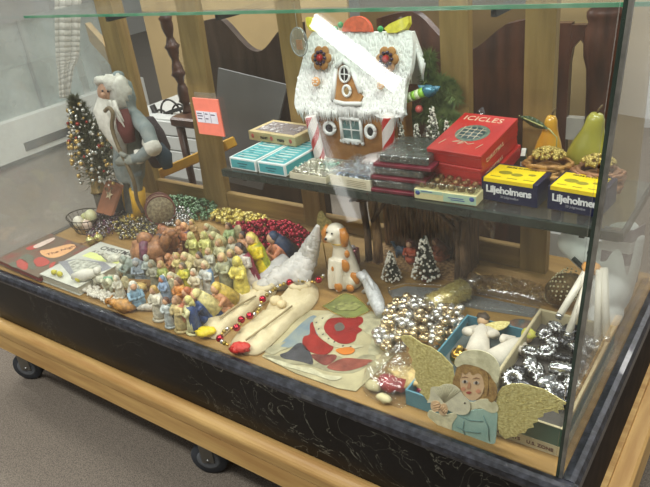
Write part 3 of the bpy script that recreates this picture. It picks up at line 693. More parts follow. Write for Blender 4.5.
# crumpled clear plastic behind (wrapped bundle)
t = thing('plastic_bag', 'shiny crumpled clear plastic bag in front of the dark headboard', 'bag', (-0.64, 0.9, 0.35))
q = MB(); q.T = Matrix.Translation((-0.62, 0.88, 0.115)); q.ball((0, 0, 0), (0.13, 0.04, 0.3), 30, 20, 0.35)
q.build('film', glass('bag', (0.92, 0.92, 0.92), 0.06, 0.1, bump=1.0, bscale=22), t, True)

# bottle brush trees
SNOWG = mat((70, 78, 62), 0.8, 0, 0.3, 200, c2=(224, 220, 206), lo=0.42, hi=0.5)
def brush_tree(label, c, h, r, m1, tip=None, cat='tree', group=None, base=plain((120, 60, 44), 0.6)):
    t = thing('bottle_brush_tree', label, cat, c, group=group)
    q = MB(); q.T = Matrix.Translation(c); q.lathe([(r*0.35, 0), (r*0.35, h*0.06), (r*0.2, h*0.08)], 10); q.build('base', base, t, True)
    q = MB(); q.T = Matrix.Translation(c); q.tube([(0, 0, h*0.08), (0, 0, h)], r*0.06, 6)
    for k in range(130):
        u = k / 130; z = h*(0.1 + 0.85*u); rr = r*(1 - u*0.86); a = k*2.4
        for j in range(3):
            a2 = a + j*2.1; p = Vector((0, 0, z)); e = Vector((math.cos(a2)*rr*U(.8, 1.05), math.sin(a2)*rr*U(.8, 1.05), z + U(-.01, .012)*h*2)); s_ = Vector((-math.sin(a2), math.cos(a2), 0.4))*r*0.06
            q._f([q._v(p), q._v(e - s_), q._v(e + s_)], False)
    q.build('bristles', m1, t, True)
    q = MB(); q.T = Matrix.Translation(c)
    for k in range(170):
        u = U(0, 1)**1.3; z = h*(0.12 + 0.85*u); rr = r*(1 - u*0.86)*1.0; a = U(0, 2*PI); q.ball((math.cos(a)*rr, math.sin(a)*rr, z), r*U(0.06, 0.13), 6, 4)
    q.build('snow', plain((226, 222, 206), 0.7), t, True)
    return t
for (x, y, h, r, lab) in ((401, 140, 0.058, 0.026, 'leftmost small frosted tree right of the gingerbread house'), (417, 140, 0.05, 0.023, 'second frosted tree from the left, short and cream tipped'), (433, 139, 0.092, 0.03, 'tallest dark frosted tree beside the red icicles boxes'), (447, 138, 0.052, 0.022, 'short cream frosted tree right of the tallest one')):
    c = Y(x, y, 0.6); brush_tree(lab, (c.x, 0.6, S0), h + (c.z - S0), r, SNOWG if x != 434 else mat((44, 50, 48), 0.8), group='small frosted trees on the shelf')

# evergreen wreath piece with blue and green sweets
t = thing('evergreen_sprig', 'dark green evergreen sprig behind the small frosted trees', 'greenery', (-0.56, 0.68, S0))
PINE = mat((128, 146, 84), 0.7, 0, 0.3, 60, c2=(84, 104, 60))
q = MB()
def needles(q, path, r, n, l):
    for _ in range(n):
        k = U(0, len(path) - 1.001); i = int(k); p = Vector(path[i]).lerp(Vector(path[i+1]), k - i)
        d = Vector((U(-1, 1), U(-0.2, 0.12), U(-0.8, 1))).normalized()*l*U(0.5, 1.0); s_ = d.cross(Vector((0, 1, 0.3))).normalized()*0.0022
        q._f([q._v(p - s_), q._v(p + s_), q._v(p + d)], False)
paths = [[Y(430, 55, 0.69), Y(428, 80, 0.69), Y(430, 110, 0.69), Y(440, 135, 0.685)], [Y(430, 95, 0.69), Y(448, 85, 0.69), Y(456, 100, 0.69)], [Y(428, 115, 0.685), Y(450, 118, 0.685), Y(466, 128, 0.685)], [Y(428, 110, 0.685), Y(412, 118, 0.685), Y(408, 132, 0.685)], [Y(440, 80, 0.69), Y(436, 100, 0.69), Y(452, 120, 0.69)]]
st = MB()
for p in paths: needles(q, p, 0, 2200, 0.036); st.tube(p, 0.003, 5)
q.build('needles', PINE, t, True); st.build('twig', plain((84, 64, 40)), t, True)
t = thing('sweet', 'turquoise wrapped sweet beside the evergreen sprig', 'sweet', Y(428, 90, 0.64))
q = MB(); c = Y(429, 91, 0.645); q.ball(c, (0.022, 0.015, 0.017), 12, 8, 0.3); q.build('wrapper', mat((70, 128, 150), 0.25, 0.3, 0.2, 40), t, True)
q = MB(); 
for s_ in (-1, 1): q.lathe([(0.004, 0), (0.012, 0.014)], 8, c + Vector((s_*0.022, 0, 0)), 1, 0.4)
q.build('twist', plain((84, 140, 164), 0.3), t, True)
t = thing('candy_stick', 'lime green striped sweet stick by the gingerbread roof', 'sweet', Y(412, 97, 0.64))
a = Y(402, 100, 0.64); c = Y(424, 92, 0.64)
for i in range(6):
    q = MB(); p0 = a.lerp(c, i/6); p1_ = a.lerp(c, (i+1)/6); q.tube([p0, p1_], 0.013, 14); q.build('band', plain((150, 206, 70) if i % 2 else (222, 236, 190), 0.3), t, True)
t = thing('round_sweet', 'small pink striped round sweet left of the frosted trees', 'sweet', Y(419, 109, 0.64))
q = MB(); q.ball(Y(419, 109, 0.64), 0.011, 14, 8); q.build('candy', plain((196, 90, 84), 0.3), t, True)
# clear disc ornament
c = Y(299, 42, 0.62)
t = thing('clear_disc_ornament', 'round clear disc ornament with orange centre left of the roof', 'ornament', c)
q = MB(); q.tube([(c.x + 0.031*math.cos(a), c.y, c.z + 0.041*math.sin(a)) for a in [i*PI/14 for i in range(29)]], 0.0018, 6); rim_ = q.build('rim', plain((190, 194, 190), 0.1, 0.5), t, True)
q = MB(); q.ball(c, (0.03, 0.005, 0.04), 20, 10); q.build('disc', glass('disc', (0.9, 0.93, 0.92), 0.1, 0.02, dust_haze=0.15), t, True)
q = MB(); q.box((c.x - 0.012, c.y + 0.001, c.z - 0.022), (c.x + 0.008, c.y + 0.004, c.z + 0.006)); q.build('orange_centre', plain((190, 122, 50), 0.5), t, True)
q = MB(); q.tube([(c.x, c.y, c.z + 0.04), (c.x, c.y, 0.771)], 0.0008, 5); q.build('hanging_thread', plain((200, 200, 190)), t, True)

# ------------------------------------------------------------------ gingerbread house
gh = thing('gingerbread_house', 'gingerbread house with thick white icing roof and candy cane posts', 'gingerbread house', (-0.79, 0.6, S0))
GB = mat((178, 128, 70), 0.75, 0, 0.12, 30, 0.15, c2=(158, 108, 54)); ICE = mat((240, 240, 236), 0.7, 0, 0.04, 40, 0.3)
YF = 0.595
def GP(x, y, off=0.0):   # zoomed pixel on the front wall plane
    return Y(280 + x/3.247, 10 + y/3.247, YF - off)
q = MB(); bl = GP(115, 440); br = GP(385, 440); 
q.box((bl.x, YF, S0), (br.x, 0.685, 0.5)); q.build('wall', GB, gh, True)
# roof plane (leans back)
rp = Vector((0, 0.578, 0.45)); rn = Vector((0, -1, 0.33)).normalized()
def RP(x, y, off=0.0): return PL(280 + x/3.247, 10 + y/3.247, rp + rn*off, rn)
roof_out = [(50, 320), (52, 250), (66, 190), (85, 115), (100, 78), (130, 62), (200, 68), (280, 72), (350, 74), (405, 66), (424, 72), (432, 120), (425, 190), (408, 240), (400, 320), (398, 345), (330, 352), (300, 338), (250, 335), (170, 325), (100, 330)]
q = MB(); q.slab([RP(x, y) for x, y in smooth_loop([(a, b_, 0) for a, b_ in roof_out], 3) for x, y in [(x, y)]] if False else [RP(p[0], p[1]) for p in smooth_loop([(a, b_, 0) for a, b_ in roof_out], 3)], -rn*0.018)
q.build('roof', ICE, gh, True)
q = MB(); tp0 = RP(105, 78); tp1 = RP(424, 74)
q.slab([tp0 + Vector((0, 0.012, 0)), tp1 + Vector((0, 0.012, 0)), tp1 + Vector((0.03, 0.05, -0.15)), tp0 + Vector((-0.02, 0.05, -0.15))], (0, 0.012, 0)); q.build('rear_roof', ICE, gh, True)
# right side icicle fringe of the rear slope
q = MB()
def icicle(q, p, l, r):
    p = Vector(p); q.tube([p + rn*0.0, p + Vector((0, -0.001, -l*0.4)), p + Vector((U(-.001, .001), 0, -l))], [r, r*0.75, r*0.12], 5)
def inside(x, y):
    c = False; n = len(roof_out)
    for i in range(n):
        x1, y1 = roof_out[i]; x2, y2 = roof_out[(i+1) % n]
        if (y1 > y) != (y2 > y) and x < (x2-x1)*(y-y1)/(y2-y1) + x1: c = not c
    return c
def in_gable(x, y):      # dormer opening
    return 182 + (y - 175)*-0.1 < x < 225 + (y-175)*0.45 and 175 < y < 292
rows = 13
for k in range(rows):
    yy = 78 + k*20
    x = 50
    while x < 432:
        x += U(3.5, 6.5)
        yj = yy + U(-8, 8)
        if inside(x, yj) and not in_gable(x, yj + 12): icicle(q, RP(x, yj, 0.001 + U(0, 0.003)), U(0.03, 0.055), U(0.0022, 0.004))
x = 52
while x < 398:
    x += U(4, 8); icicle(q, RP(x, 318 + 8*math.sin(x*0.05) + U(-4, 4), 0.003), U(0.02, 0.042), U(0.0035, 0.0055))
for (x, y) in ((428, 80), (434, 95), (440, 110), (446, 125), (452, 140), (458, 155), (462, 168)):
    icicle(q, RP(x, y, -0.02), U(0.03, 0.06), 0.006); icicle(q, RP(x + 4, y + 4, -0.025), U(0.03, 0.06), 0.006)
ic = q.build('icing_icicles', ICE, gh, True)
# dormer gable
q = MB(); q.slab([RP(p[0], p[1], 0.006) for p in ((198, 176), (180, 195), (178, 290), (200, 300), (258, 302), (268, 280), (250, 262), (226, 185))], -rn*0.01); dm = q.build('dormer', GB, gh, True)
q = MB(); q.tube([RP(176, 296, 0.008), RP(210, 304, 0.01), RP(262, 304, 0.01)], 0.006, 7); 
for (a, c) in (((172, 292), (182, 190)), ((182, 190), (205, 160)), ((205, 160), (232, 190)), ((232, 190), (262, 268))): q.tube([RP(*a, 0.006), RP(*c, 0.006)], 0.007, 7)
q.build('icing_trim', ICE, dm, True)
def round_win(px, py, rx_, ry, fillc, rimr, f, cross=False, par=gh, nm='round_window'):
    c = f(px, py); k = (f(px + 10, py) - c).length/10
    q = MB(); q.T = frame(c, (1, 0, 0), (0, 0.15, 1)); q.lathe([(rx_*k, 0), (rx_*k*0.9, 0.004)], 16, (0, 0, 0), 1, ry/rx_); o = q.build(nm, fillc, par, True)
    q = MB(); q.T = frame(c, (1, 0, 0), (0, 0.15, 1)); q.tube([(rx_*k*math.cos(a), ry*k*math.sin(a), 0.004) for a in [i*PI/8 for i in range(17)]], rimr, 6)
    if cross:
        for (a, b_) in (((-1, 0), (1, 0)), ((0, -1), (0, 1))): q.tube([(a[0]*rx_*k, a[1]*ry*k, 0.005), (b_[0]*rx_*k, b_[1]*ry*k, 0.005)], rimr*0.5, 5)
    q.build('icing_rim', ICE, o, True)
DKB = plain((34, 24, 22), 0.6)
round_win(212, 208, 16, 21, DKB, 0.0035, lambda x, y: RP(x, y, 0.01), True, dm)
round_win(219, 262, 12, 14, plain((170, 140, 90)), 0.004, lambda x, y: RP(x, y, 0.01), False, dm, 'iced_ring')
round_win(163, 383, 17, 15, DKB, 0.0055, lambda x, y: GP(x, y, 0.006))
round_win(296, 394, 15, 17, DKB, 0.0055, lambda x, y: GP(x, y, 0.006))
# lattice window
c0 = GP(205, 420, 0.003); c1_ = GP(262, 355, 0.003)
q = MB(); q.box((c0.x, YF - 0.005, c0.z), (c1_.x, YF - 0.001, c1_.z)); win = q.build('sugar_window', mat((104, 138, 136), 0.2, 0, 0.2, 30), gh, True)
q = MB()
for i in range(3): 
    x = c0.x + (c1_.x - c0.x)*i/2; q.tube([(x, YF - 0.006, c0.z), (x, YF - 0.006, c1_.z)], 0.0055 if i != 1 else 0.002, 6)
for i in range(3):
    z = c0.z + (c1_.z - c0.z)*i/2; q.tube([(c0.x, YF - 0.006, z), (c1_.x, YF - 0.006, z)], [0.006, 0.006] if i != 1 else 0.002, 6)
for _ in range(16): q.ball((U(c0.x - 0.006, c1_.x + 0.006), YF - 0.007, c0.z - 0.004 + U(-.003, .002)), (0.006, 0.005, 0.006), 8, 5)
q.build('icing_frame', ICE, win, True)
# candy canes
def cane(a, bb, r, lab):
    a = Vector(a); bb = Vector(bb); q = MB(); n = 16; st = 36; mats = 8
    d = bb - a; q.T = frame(a, (1, 0, 0.0001), d.cross(Vector((1, 0, 0))))
    zz = (q.T.inverted() @ bb); q.T = q.T if zz.z > 0 else q.T
    T = d.to_track_quat('Z', 'Y').to_matrix().to_4x4(); T.translation = a; q.T = T
    rings = []
    for k in range(st + 1): rings.append([q._v((r*math.cos(2*PI*j/n + k*0.17), r*math.sin(2*PI*j/n + k*0.17), d.length*k/st)) for j in range(n)])
    for k in range(st):
        for j in range(n):
            q.cur = 1 if (j % 8) in (0, 1, 2) else 0
            q._f([rings[k][j], rings[k][(j+1) % n], rings[k+1][(j+1) % n], rings[k+1][j]])
    q.cur = 0; q._f(rings[0][::-1]); q._f(rings[-1]); q.build('candy_cane', [plain((238, 226, 220), 0.3), plain((196, 50, 44), 0.3)], gh, True)
aa = GP(128, 452, 0.03); ab = GP(98, 345, 0.03); cane((aa.x, aa.y, S0 + 0.002), ab, 0.017, '')
aa = GP(350, 432, 0.018); ab = GP(350, 345, 0.018); cane((aa.x, aa.y, S0 + 0.002), ab, 0.018, '')
# flower biscuits with gems
def flower(px, py, r):
    c = RP(px, py, 0.016); q = MB(); q.T = frame(c, (1, 0, 0), (0, 0.3, 1)); k = 0.0021*r
    for i in range(6): a = i*PI/3; q.ball((math.cos(a)*k*0.6, math.sin(a)*k*0.6, 0), (k*0.42, k*0.42, 0.006), 10, 6)
    q.ball((0, 0, 0), (k*0.6, k*0.6, 0.007), 12, 6); f = q.build('flower_biscuit', GB, gh, True)
    q = MB(); q.T = frame(c, (1, 0, 0), (0, 0.3, 1))
    for i in range(9): a = i*2*PI/9; q.ball((math.cos(a)*k*0.48, math.sin(a)*k*0.48, 0.007), k*0.16, 7, 4)
    q.build('dark_sweets', plain((64, 44, 66), 0.25), f, True)
    q = MB(); q.T = frame(c, (1, 0, 0), (0, 0.3, 1)); q.ball((0, 0, 0.009), (k*0.3, k*0.3, 0.006), 12, 6); q.build('red_gem', plain((176, 30, 30), 0.15), f, True)
flower(134, 156, 17); flower(348, 160, 17)
for (x, y, r_, cc) in ((118, 233, 0.0135, (232, 170, 110)), (328, 245, 0.011, (232, 190, 150))):
    q = MB(); c = RP(x, y, 0.014); q.T = frame(c, (1, 0, 0), (0, 0.3, 1)); q.lathe([(r_, 0), (r_, 0.004), (r_*0.8, 0.006)], 18); dd = q.build('round_sweet', plain(cc, 0.4), gh, True)
    q = MB(); q.T = frame(c, (1, 0, 0), (0, 0.3, 1))
    for i in range(6): a = i*PI/3; q.ball((math.cos(a)*r_*0.55, math.sin(a)*r_*0.55, 0.006), r_*0.2, 6, 4)
    q.build('sugar_dot', ICE, dd, True)
# ridge sweets: orange slice, lemon slices, green gums
def wedge(cx, cy, pts, m, rind, name):
    P_ = [RP(x, y, -0.006) for x, y in pts]; q = MB(); q.slab(P_, rn*0.014); q.cur = 1; q.tube(P_[:-1] if len(P_) > 6 else P_, 0.0022, 6); q.build(name, [m, rind], gh, True)
SUG = mat((226, 104, 66), 0.4, 0, 0.15, 90); 
arc = [(256 + 46*math.cos(a), 72 - 50*math.sin(a)) for a in [PI*i/14 for i in range(15)]]
wedge(0, 0, arc, SUG, plain((240, 90, 40), 0.4), 'orange_slice')
LEM = mat((232, 220, 60), 0.4, 0, 0.1, 90)
wedge(0, 0, [(92, 28), (100, 24), (128, 38), (160, 50), (158, 66), (130, 72), (106, 68), (96, 52)], LEM, plain((214, 206, 50), 0.4), 'lemon_slice')
wedge(0, 0, [(346, 62), (362, 48), (392, 34), (424, 22), (426, 44), (416, 62), (384, 76), (356, 76)], LEM, plain((214, 206, 50), 0.4), 'lemon_slice')
for (x, y) in ((180, 62), (196, 48), (326, 62)):
    q = MB(); q.ball(RP(x, y, 0.0), 0.0085, 10, 7, 0.2); q.build('green_gum', plain((60, 158, 90), 0.35), gh, True)

# ================================================================== things on the case floor
D0 = 0.0008
def pillow(q, outl, h, steps=5, wob=0.0, z0=D0, k=3):
    """puffed shape over a flat outline"""
    P_ = smooth_loop(outl, k) if k > 1 else [Vector(p) for p in outl]
    c = sum(P_, Vector()) / len(P_); rings = []
    for s_ in range(steps + 1):
        u = s_ / steps; f = 1 - u * 0.97
        z = h * math.sin(min(1, u * 3.2 + 0.15) * PI / 2)
        row = []
        for p in P_:
            r = c + (p - c) * f; zz = z0 + (0 if s_ == 0 and False else z) * (1 + wob * noise.noise(Vector((r.x*40, r.y*40, 0))))
            row.append(q._v((r.x, r.y, zz)))
        rings.append(row)
    bot = [q._v((p.x, p.y, z0)) for p in P_]; n = len(P_)
    q._f(bot[::-1], False)
    for a, b_ in [(bot, rings[0])] + [(rings[i], rings[i+1]) for i in range(steps)]:
        for j in range(n): q._f([a[j], a[(j+1) % n], b_[(j+1) % n], b_[j]])
    q._f(rings[-1])
def pxl(pts, z=0.0): return [Z(x, y, z) for x, y in pts]
def inpoly(x, y, P_):
    c = False; n = len(P_)
    for i in range(n):
        x1, y1 = P_[i]; x2, y2 = P_[(i+1) % n]
        if (y1 > y) != (y2 > y) and x < (x2-x1)*(y-y1)/(y2-y1) + x1: c = not c
    return c
def beads(name, label, poly, n, r0, r1, h, ms, cat='bead garland', n_=12, m_=8):
    P_ = [(p.x, p.y) for p in pxl(poly)]
    xs = [p[0] for p in P_]; ys = [p[1] for p in P_]; cx, cy = sum(xs)/len(xs), sum(ys)/len(ys)
    q = MB(); k = 0; tries = 0
    while k < n and tries < n*30:
        tries += 1; x, y = U(min(xs), max(xs)), U(min(ys), max(ys))
        if not inpoly(x, y, P_): continue
        e = min(1, 1.3 - 1.2*max(abs(x-cx)/(max(xs)-min(xs)), abs(y-cy)/(max(ys)-min(ys)))*1.6)
        r = U(r0, r1); q.cur = random.randrange(len(ms)); q.ball((x, y, D0 + r + U(0, 1)*h*max(0.1, e)), r, n_, m_); k += 1
    o = q.build(name, ms); return tag(o, label, cat, kind='stuff')

# books
def book(label, A, B, C_, th, cover, pages, lab_cat='book'):
    a = Z(*A, th); b_ = Z(*B, th); c = Z(*C_, th)
    x = (b_ - a); y = (c - a); L = x.length; W_ = y.length; m = frame((a.x, a.y, D0), x, y)
    t = thing('book', label, lab_cat, m @ Vector((L/2, W_/2, 0)))
    q = MB(); q.T = m; q.box((0, 0, th - 0.0025), (L, W_, th)); q.box((0, 0, 0), (L, W_, 0.0025)); q.box((0, W_ - 0.003, 0.0026), (L, W_, th - 0.0026)); cv = q.build('cover', cover, t, True)
    q = MB(); q.T = m; q.box((0.004, 0.004, 0.0026), (L - 0.004, W_ - 0.004, th - 0.0026)); q.build('pages', pages, t, True)
    return t, cv, m, L, W_
PAGES = mat((196, 190, 168), 0.8, 0, 0.15, 10, stretch=(1, 1, 120))
t, cv, m, L, W_ = book('red christmas book with an orange title badge at the left end of the case', (-4, 259), (38.5, 277.5), (51, 234), 0.022, mat((104, 86, 68), 0.35, 0, 0.4, 26, c2=(126, 62, 50), lo=0.3, hi=0.5), mat((140, 50, 44), 0.6, 0, 0.1, 10))
def blob(q, m, pts, z, th=0.0003, k=3):
    P_ = smooth_loop([(x, y, 0) for x, y in pts], k) if k > 1 else [Vector((x, y, 0)) for x, y in pts]
    q.slab([m @ Vector((p.x, p.y, z)) for p in P_], (m @ Vector((0, 0, z + th))) - (m @ Vector((0, 0, z))))
def onbook(m, z, x, y): # pixel -> local
    return (m.inverted() @ Z(x, y, z + D0))
def pxblob(q, m, th, pts, z, k=3, t_=0.0003):
    blob(q, m, [onbook(m, th, x, y)[:2] for x, y in pts], z, t_, k)
q = MB(); pxblob(q, m, 0.022, [(40, 251), (50, 249), (70, 244), (76, 247), (66, 254), (54, 258), (44, 256)], 0.0222); bd = q.build('title_badge', plain((222, 166, 112), 0.5), cv, True)
o = onbook(m, 0.022, 47, 256); e = onbook(m, 0.022, 72, 248)
text('The Night Before', 'lettering', plain((110, 70, 50)), bd, 0.026, m @ Matrix.Translation((o.x, o.y, 0.0227)) @ Matrix.Rotation(math.atan2(e.y-o.y, e.x-o.x), 4, 'Z'), 0.0002)
q = MB()
for pts in ([(16, 262), (22, 259), (28, 264), (26, 270), (18, 267)], [(34, 260), (42, 257), (50, 262), (44, 266), (36, 266)], [(26, 248), (40, 243), (50, 239), (46, 244), (32, 250)], [(50, 264), (56, 262), (50, 270)]): pxblob(q, m, 0.022, pts, 0.0222)
q.build('printed_figures', plain((176, 62, 50), 0.5), cv, True)
q = MB()
for pts in ([(20, 258), (28, 254), (34, 258), (28, 263)], [(30, 262), (36, 264), (34, 270), (28, 267)], [(8, 264), (16, 262), (16, 268)]): pxblob(q, m, 0.022, pts, 0.0222)
q.build('printed_greenery', plain((96, 98, 80), 0.5), cv, True)
q = MB(); pxblob(q, m, 0.022, [(34, 246), (52, 238), (54, 240), (38, 248)], 0.0226); q.build('script_line', plain((214, 190, 176), 0.5), cv, True)
t, cv, m, L, W_ = book('white book with grey picture and curved lettering beside the red book', (39.5, 274), (77, 288), (99, 241.5), 0.03, mat((206, 206, 192), 0.4, 0, 0.12, 14), PAGES)
th = 0.03
q = MB(); pxblob(q, m, th, [(58, 262), (76, 259), (104, 262), (112, 268), (98, 273), (84, 276), (72, 278), (64, 268)], th + 0.0003, 1); gp = q.build('grey_picture', plain((134, 134, 138), 0.5), cv, True)
q = MB(); pxblob(q, m, th, [(68, 262), (78, 259), (98, 263), (102, 268), (90, 271), (74, 273)], th + 0.0007, 1); q.build('pale_picture', mat((196, 196, 180), 0.5, 0, 0.3, 60), gp, True)
q = MB(); pxblob(q, m, th, [(82, 256), (90, 252), (122, 259), (118, 264), (100, 261)], th + 0.0003, 1); q.build('yellow_band', plain((214, 220, 140), 0.5), cv, True)
o = onbook(m, th, 99, 249); e = onbook(m, th, 129, 256)
text('CHRISTMAS', 'lettering', plain((70, 70, 66)), cv, 0.032, m @ Matrix.Translation((o.x, o.y, th + 0.0005)) @ Matrix.Rotation(math.atan2(e.y-o.y, e.x-o.x), 4, 'Z'), 0.0003)
o = onbook(m, th, 92, 252); e = onbook(m, th, 118, 259)
text('A TREASURY', 'lettering', plain((120, 110, 96)), cv, 0.018, m @ Matrix.Translation((o.x, o.y, th + 0.0005)) @ Matrix.Rotation(math.atan2(e.y-o.y, e.x-o.x), 4, 'Z'), 0.0002)

# lace strip
q = MB(); path = smooth_path([Z(77, 287), Z(95, 294), Z(108, 299), Z(119, 305)], 8)
for i, p in enumerate(path):
    for _ in range(7): q.ball((p.x + U(-.012, .012), p.y + U(-.022, .022), D0 + U(0.004, 0.012)), U(0.004, 0.008), 6, 4, 0.3)
tag(q.build('lace_trim', mat((216, 210, 194), 0.9, 0, 0.1, 80)), 'strip of white lace trim along the front left of the case floor', 'lace')

# garland piles
CRYS = mat((188, 180, 172), 0.15, 0.5, 0.4, 60)
beads('bead_garland', 'heap of dark green bead garland behind the white crystal heap', [(158, 206), (172, 199), (200, 201), (218, 208), (216, 220), (196, 222), (172, 214)], 360, 0.0055, 0.0075, 0.03, [GREENMET, mat((120, 146, 116), 0.28, 0.5)])
beads('bead_garland', 'heap of gold bead garland between the green and red heaps', [(212, 216), (226, 213), (262, 219), (276, 228), (262, 233), (226, 226), (212, 222)], 240, 0.0065, 0.0095, 0.026, [plain((196, 176, 84), 0.28, 0.6), plain((206, 190, 120), 0.28, 0.6)])
beads('bead_garland', 'heap of dark red bead garland along the back left of the dog figure', [(240, 226), (262, 228), (286, 224), (308, 236), (314, 250), (296, 256), (268, 250), (246, 244), (232, 236)], 420, 0.0065, 0.0095, 0.034, [REDMET, plain((132, 18, 40), 0.22, 0.8)])
beads('bead_garland', 'heap of clear and purple bead garland beside the wire basket', [(88, 226), (100, 214), (118, 212), (124, 222), (116, 234), (98, 242), (88, 240)], 420, 0.003, 0.006, 0.03, [CRYS, plain((120, 80, 100), 0.2, 0.6), plain((150, 140, 150), 0.15, 0.7)])
beads('bead_garland', 'heap of gold and clear glass beads in front of the santa boots', [(112, 226), (126, 218), (152, 220), (160, 232), (146, 242), (120, 240)], 420, 0.003, 0.0065, 0.034, [plain((176, 160, 96), 0.28, 0.5), CRYS, plain((120, 116, 96), 0.2, 0.7)])
beads('bead_garland', 'heap of white crystal beads right of the santa boots', [(150, 214), (162, 206), (184, 210), (196, 220), (186, 230), (160, 226)], 420, 0.003, 0.006, 0.032, [CRYS, plain((206, 206, 204), 0.15, 0.6)])
SIL2 = plain((190, 172, 136), 0.22, 0.85)
beads('bead_garland', 'large heap of silver bead garland in the middle of the case', [(384, 316), (400, 303), (432, 305), (462, 312), (464, 330), (448, 348), (436, 354), (420, 346), (400, 344), (386, 334)], 300, 0.0065, 0.0135, 0.042, [SILVER, SIL2, SIL2, SILVER], n_=16, m_=10)
beads('silver_balls', 'small heap of silver beads beside the printed santa card', [(374, 338), (388, 334), (404, 344), (404, 352), (388, 356), (376, 350)], 70, 0.006, 0.012, 0.03, [SILVER, SIL2], 'beads', 16, 10)

# wire basket of eggs
c = Z(82, 240); c.x -= 0.05; t = thing('wire_basket', 'oval wire basket of cream eggs at the left back of the case floor', 'basket', (c.x, c.y + 0.06, D0))
BW = plain((62, 56, 44), 0.4, 0.7); cb = Vector((c.x, c.y + 0.07, 0))
def ell(z, rx__, ry__, n=24): return [(cb.x + rx__*math.cos(2*PI*i/n), cb.y + ry__*math.sin(2*PI*i/n), z) for i in range(n+1)]
q = MB(); q.tube(ell(0.062, 0.082, 0.062), 0.002, 6); q.build('rim', BW, t, True)
q = MB()
for z, k in ((0.004, 0.7), (0.03, 0.88)): q.tube(ell(z, 0.082*k, 0.062*k), 0.0014, 5)
for i in range(20):
    a = 2*PI*i/20; q.tube([(cb.x + 0.057*math.cos(a), cb.y + 0.043*math.sin(a), 0.004), (cb.x + 0.082*math.cos(a), cb.y + 0.062*math.sin(a), 0.062)], 0.0012, 5)
q.build('wires', BW, t, True)
for (dx, dy, z, r, cc, lab) in ((0.02, 0.012, 0.058, 0.023, (206, 206, 160), 'topmost cream egg in the wire basket'), (-0.03, -0.015, 0.035, 0.022, (226, 220, 200), 'white egg low at the front of the wire basket'), (0.032, -0.022, 0.035, 0.02, (220, 196, 176), 'pinkish egg at the right of the wire basket'), (-0.032, 0.02, 0.035, 0.021, (176, 176, 120), 'olive egg at the back left of the wire basket'), (0.0, -0.002, 0.026, 0.02, (200, 190, 150), 'cream egg in the middle of the wire basket')):
    q = MB(); q.ball((cb.x + dx, cb.y + dy, z), (r, r*0.95, r*1.12), 16, 10); tag(q.build('decorative_egg', plain(cc, 0.3)), lab, 'egg', 'eggs in the wire basket')
for (x, y, lab) in ((95, 239, 'left one of the two pearly balls below the wire basket'), (103, 236, 'right one of the two pearly balls below the wire basket')):
    p = Z(x, y, 0.015); t = thing('pearl_ball', lab, 'ball', (p.x, p.y, 0.05)); q = MB(); q.ball((p.x, p.y - 0.02, 0.018), 0.016, 14, 9); q.build('ball', plain((200, 196, 130), 0.15, 0.4), t, True); q = MB(); q.lathe([(0.005, 0.032), (0.005, 0.038), (0.002, 0.041)], 8, (p.x, p.y - 0.02, 0)); q.build('cap', GOLD, t, True)

# ------------------------------------------------------------------ santa
ys = 0.5
def SP(x, y, dy=0.0): return Y(x, y, ys + dy)
q = MB(); q.slab([(-1.93, 0.42, 0.0006), (-1.66, 0.44, 0.0006), (-1.66, 0.62, 0.0006), (-1.93, 0.6, 0.0006)], (0, 0, 0.0015)); tag(q.build('white_card', plain((206, 204, 194), 0.7)), 'white card lying under the santa figure', 'card')
t = thing('santa_figure', 'tall old fashioned santa figure in grey blue coat with yellow boots', 'santa figure', (-1.81, 0.5, 0.003))
q = MB()
def T_(pts, rad, n=14): q.tube([SP(*p) for p in pts], rad, n)
T_([(127, 92), (126, 105), (128, 125), (130, 145), (129, 165), (131, 178)], [0.022, 0.034, 0.052, 0.056, 0.06, 0.052])       # torso and coat core
q.ball(SP(114, 94), (0.038, 0.04, 0.05), 16, 12)
T_([(136, 172, -0.012), (137, 188, -0.012), (139, 212, -0.012)], [0.026, 0.022, 0.02]); T_([(128, 172, 0.012), (129, 190, 0.012), (131, 214, 0.012)], [0.026, 0.022, 0.02])
T_([(134, 115, -0.0), (147, 130, -0.05), (153, 146, -0.06)], [0.026, 0.027, 0.024]); T_([(153, 146, -0.06), (142, 156, -0.075), (128, 161, -0.08)], [0.024, 0.022, 0.018])
T_([(122, 118, 0.03), (116, 140, -0.0), (122, 156, -0.05)], [0.028, 0.024, 0.018])
bd_ = q.build('body', mat((142, 148, 144), 0.8, 0, 0.15, 40, c2=(120, 130, 130)), t, True)
rm = bd_.modifiers.new('r', 'REMESH'); rm.mode = 'VOXEL'; rm.voxel_size = 0.006; sm = bd_.modifiers.new('s', 'SMOOTH'); sm.iterations = 6
FACE = plain((206, 160, 130), 0.6); BEARD = mat((226, 222, 210), 0.95, 0, 0.08, 40, 0.8, c2=(200, 196, 184), bscale=160)
q = MB(); q.ball(SP(106, 93, -0.035), (0.03, 0.028, 0.036), 14, 10); q.ball(SP(103, 95, -0.066), (0.008, 0.01, 0.009), 8, 6); fc = q.build('face', FACE, t, True)
q = MB(); q.ball(SP(102.5, 91, -0.062), 0.004, 6, 4); q.ball(SP(108, 91.5, -0.064), 0.004, 6, 4); q.build('eyes', plain((40, 30, 28)), fc, True)
q = MB(); q.ball(SP(112, 83, -0.006), (0.058, 0.044, 0.03), 16, 10, 0.5); q.ball(SP(121, 90, -0.012), (0.034, 0.034, 0.05), 12, 8, 0.4); q.ball(SP(101, 81, -0.03), (0.026, 0.022, 0.018), 10, 8, 0.4); q.ball(SP(120, 96, -0.02), (0.03, 0.03, 0.05), 12, 8, 0.4); q.build('white_hair', BEARD, t, True)
q = MB()
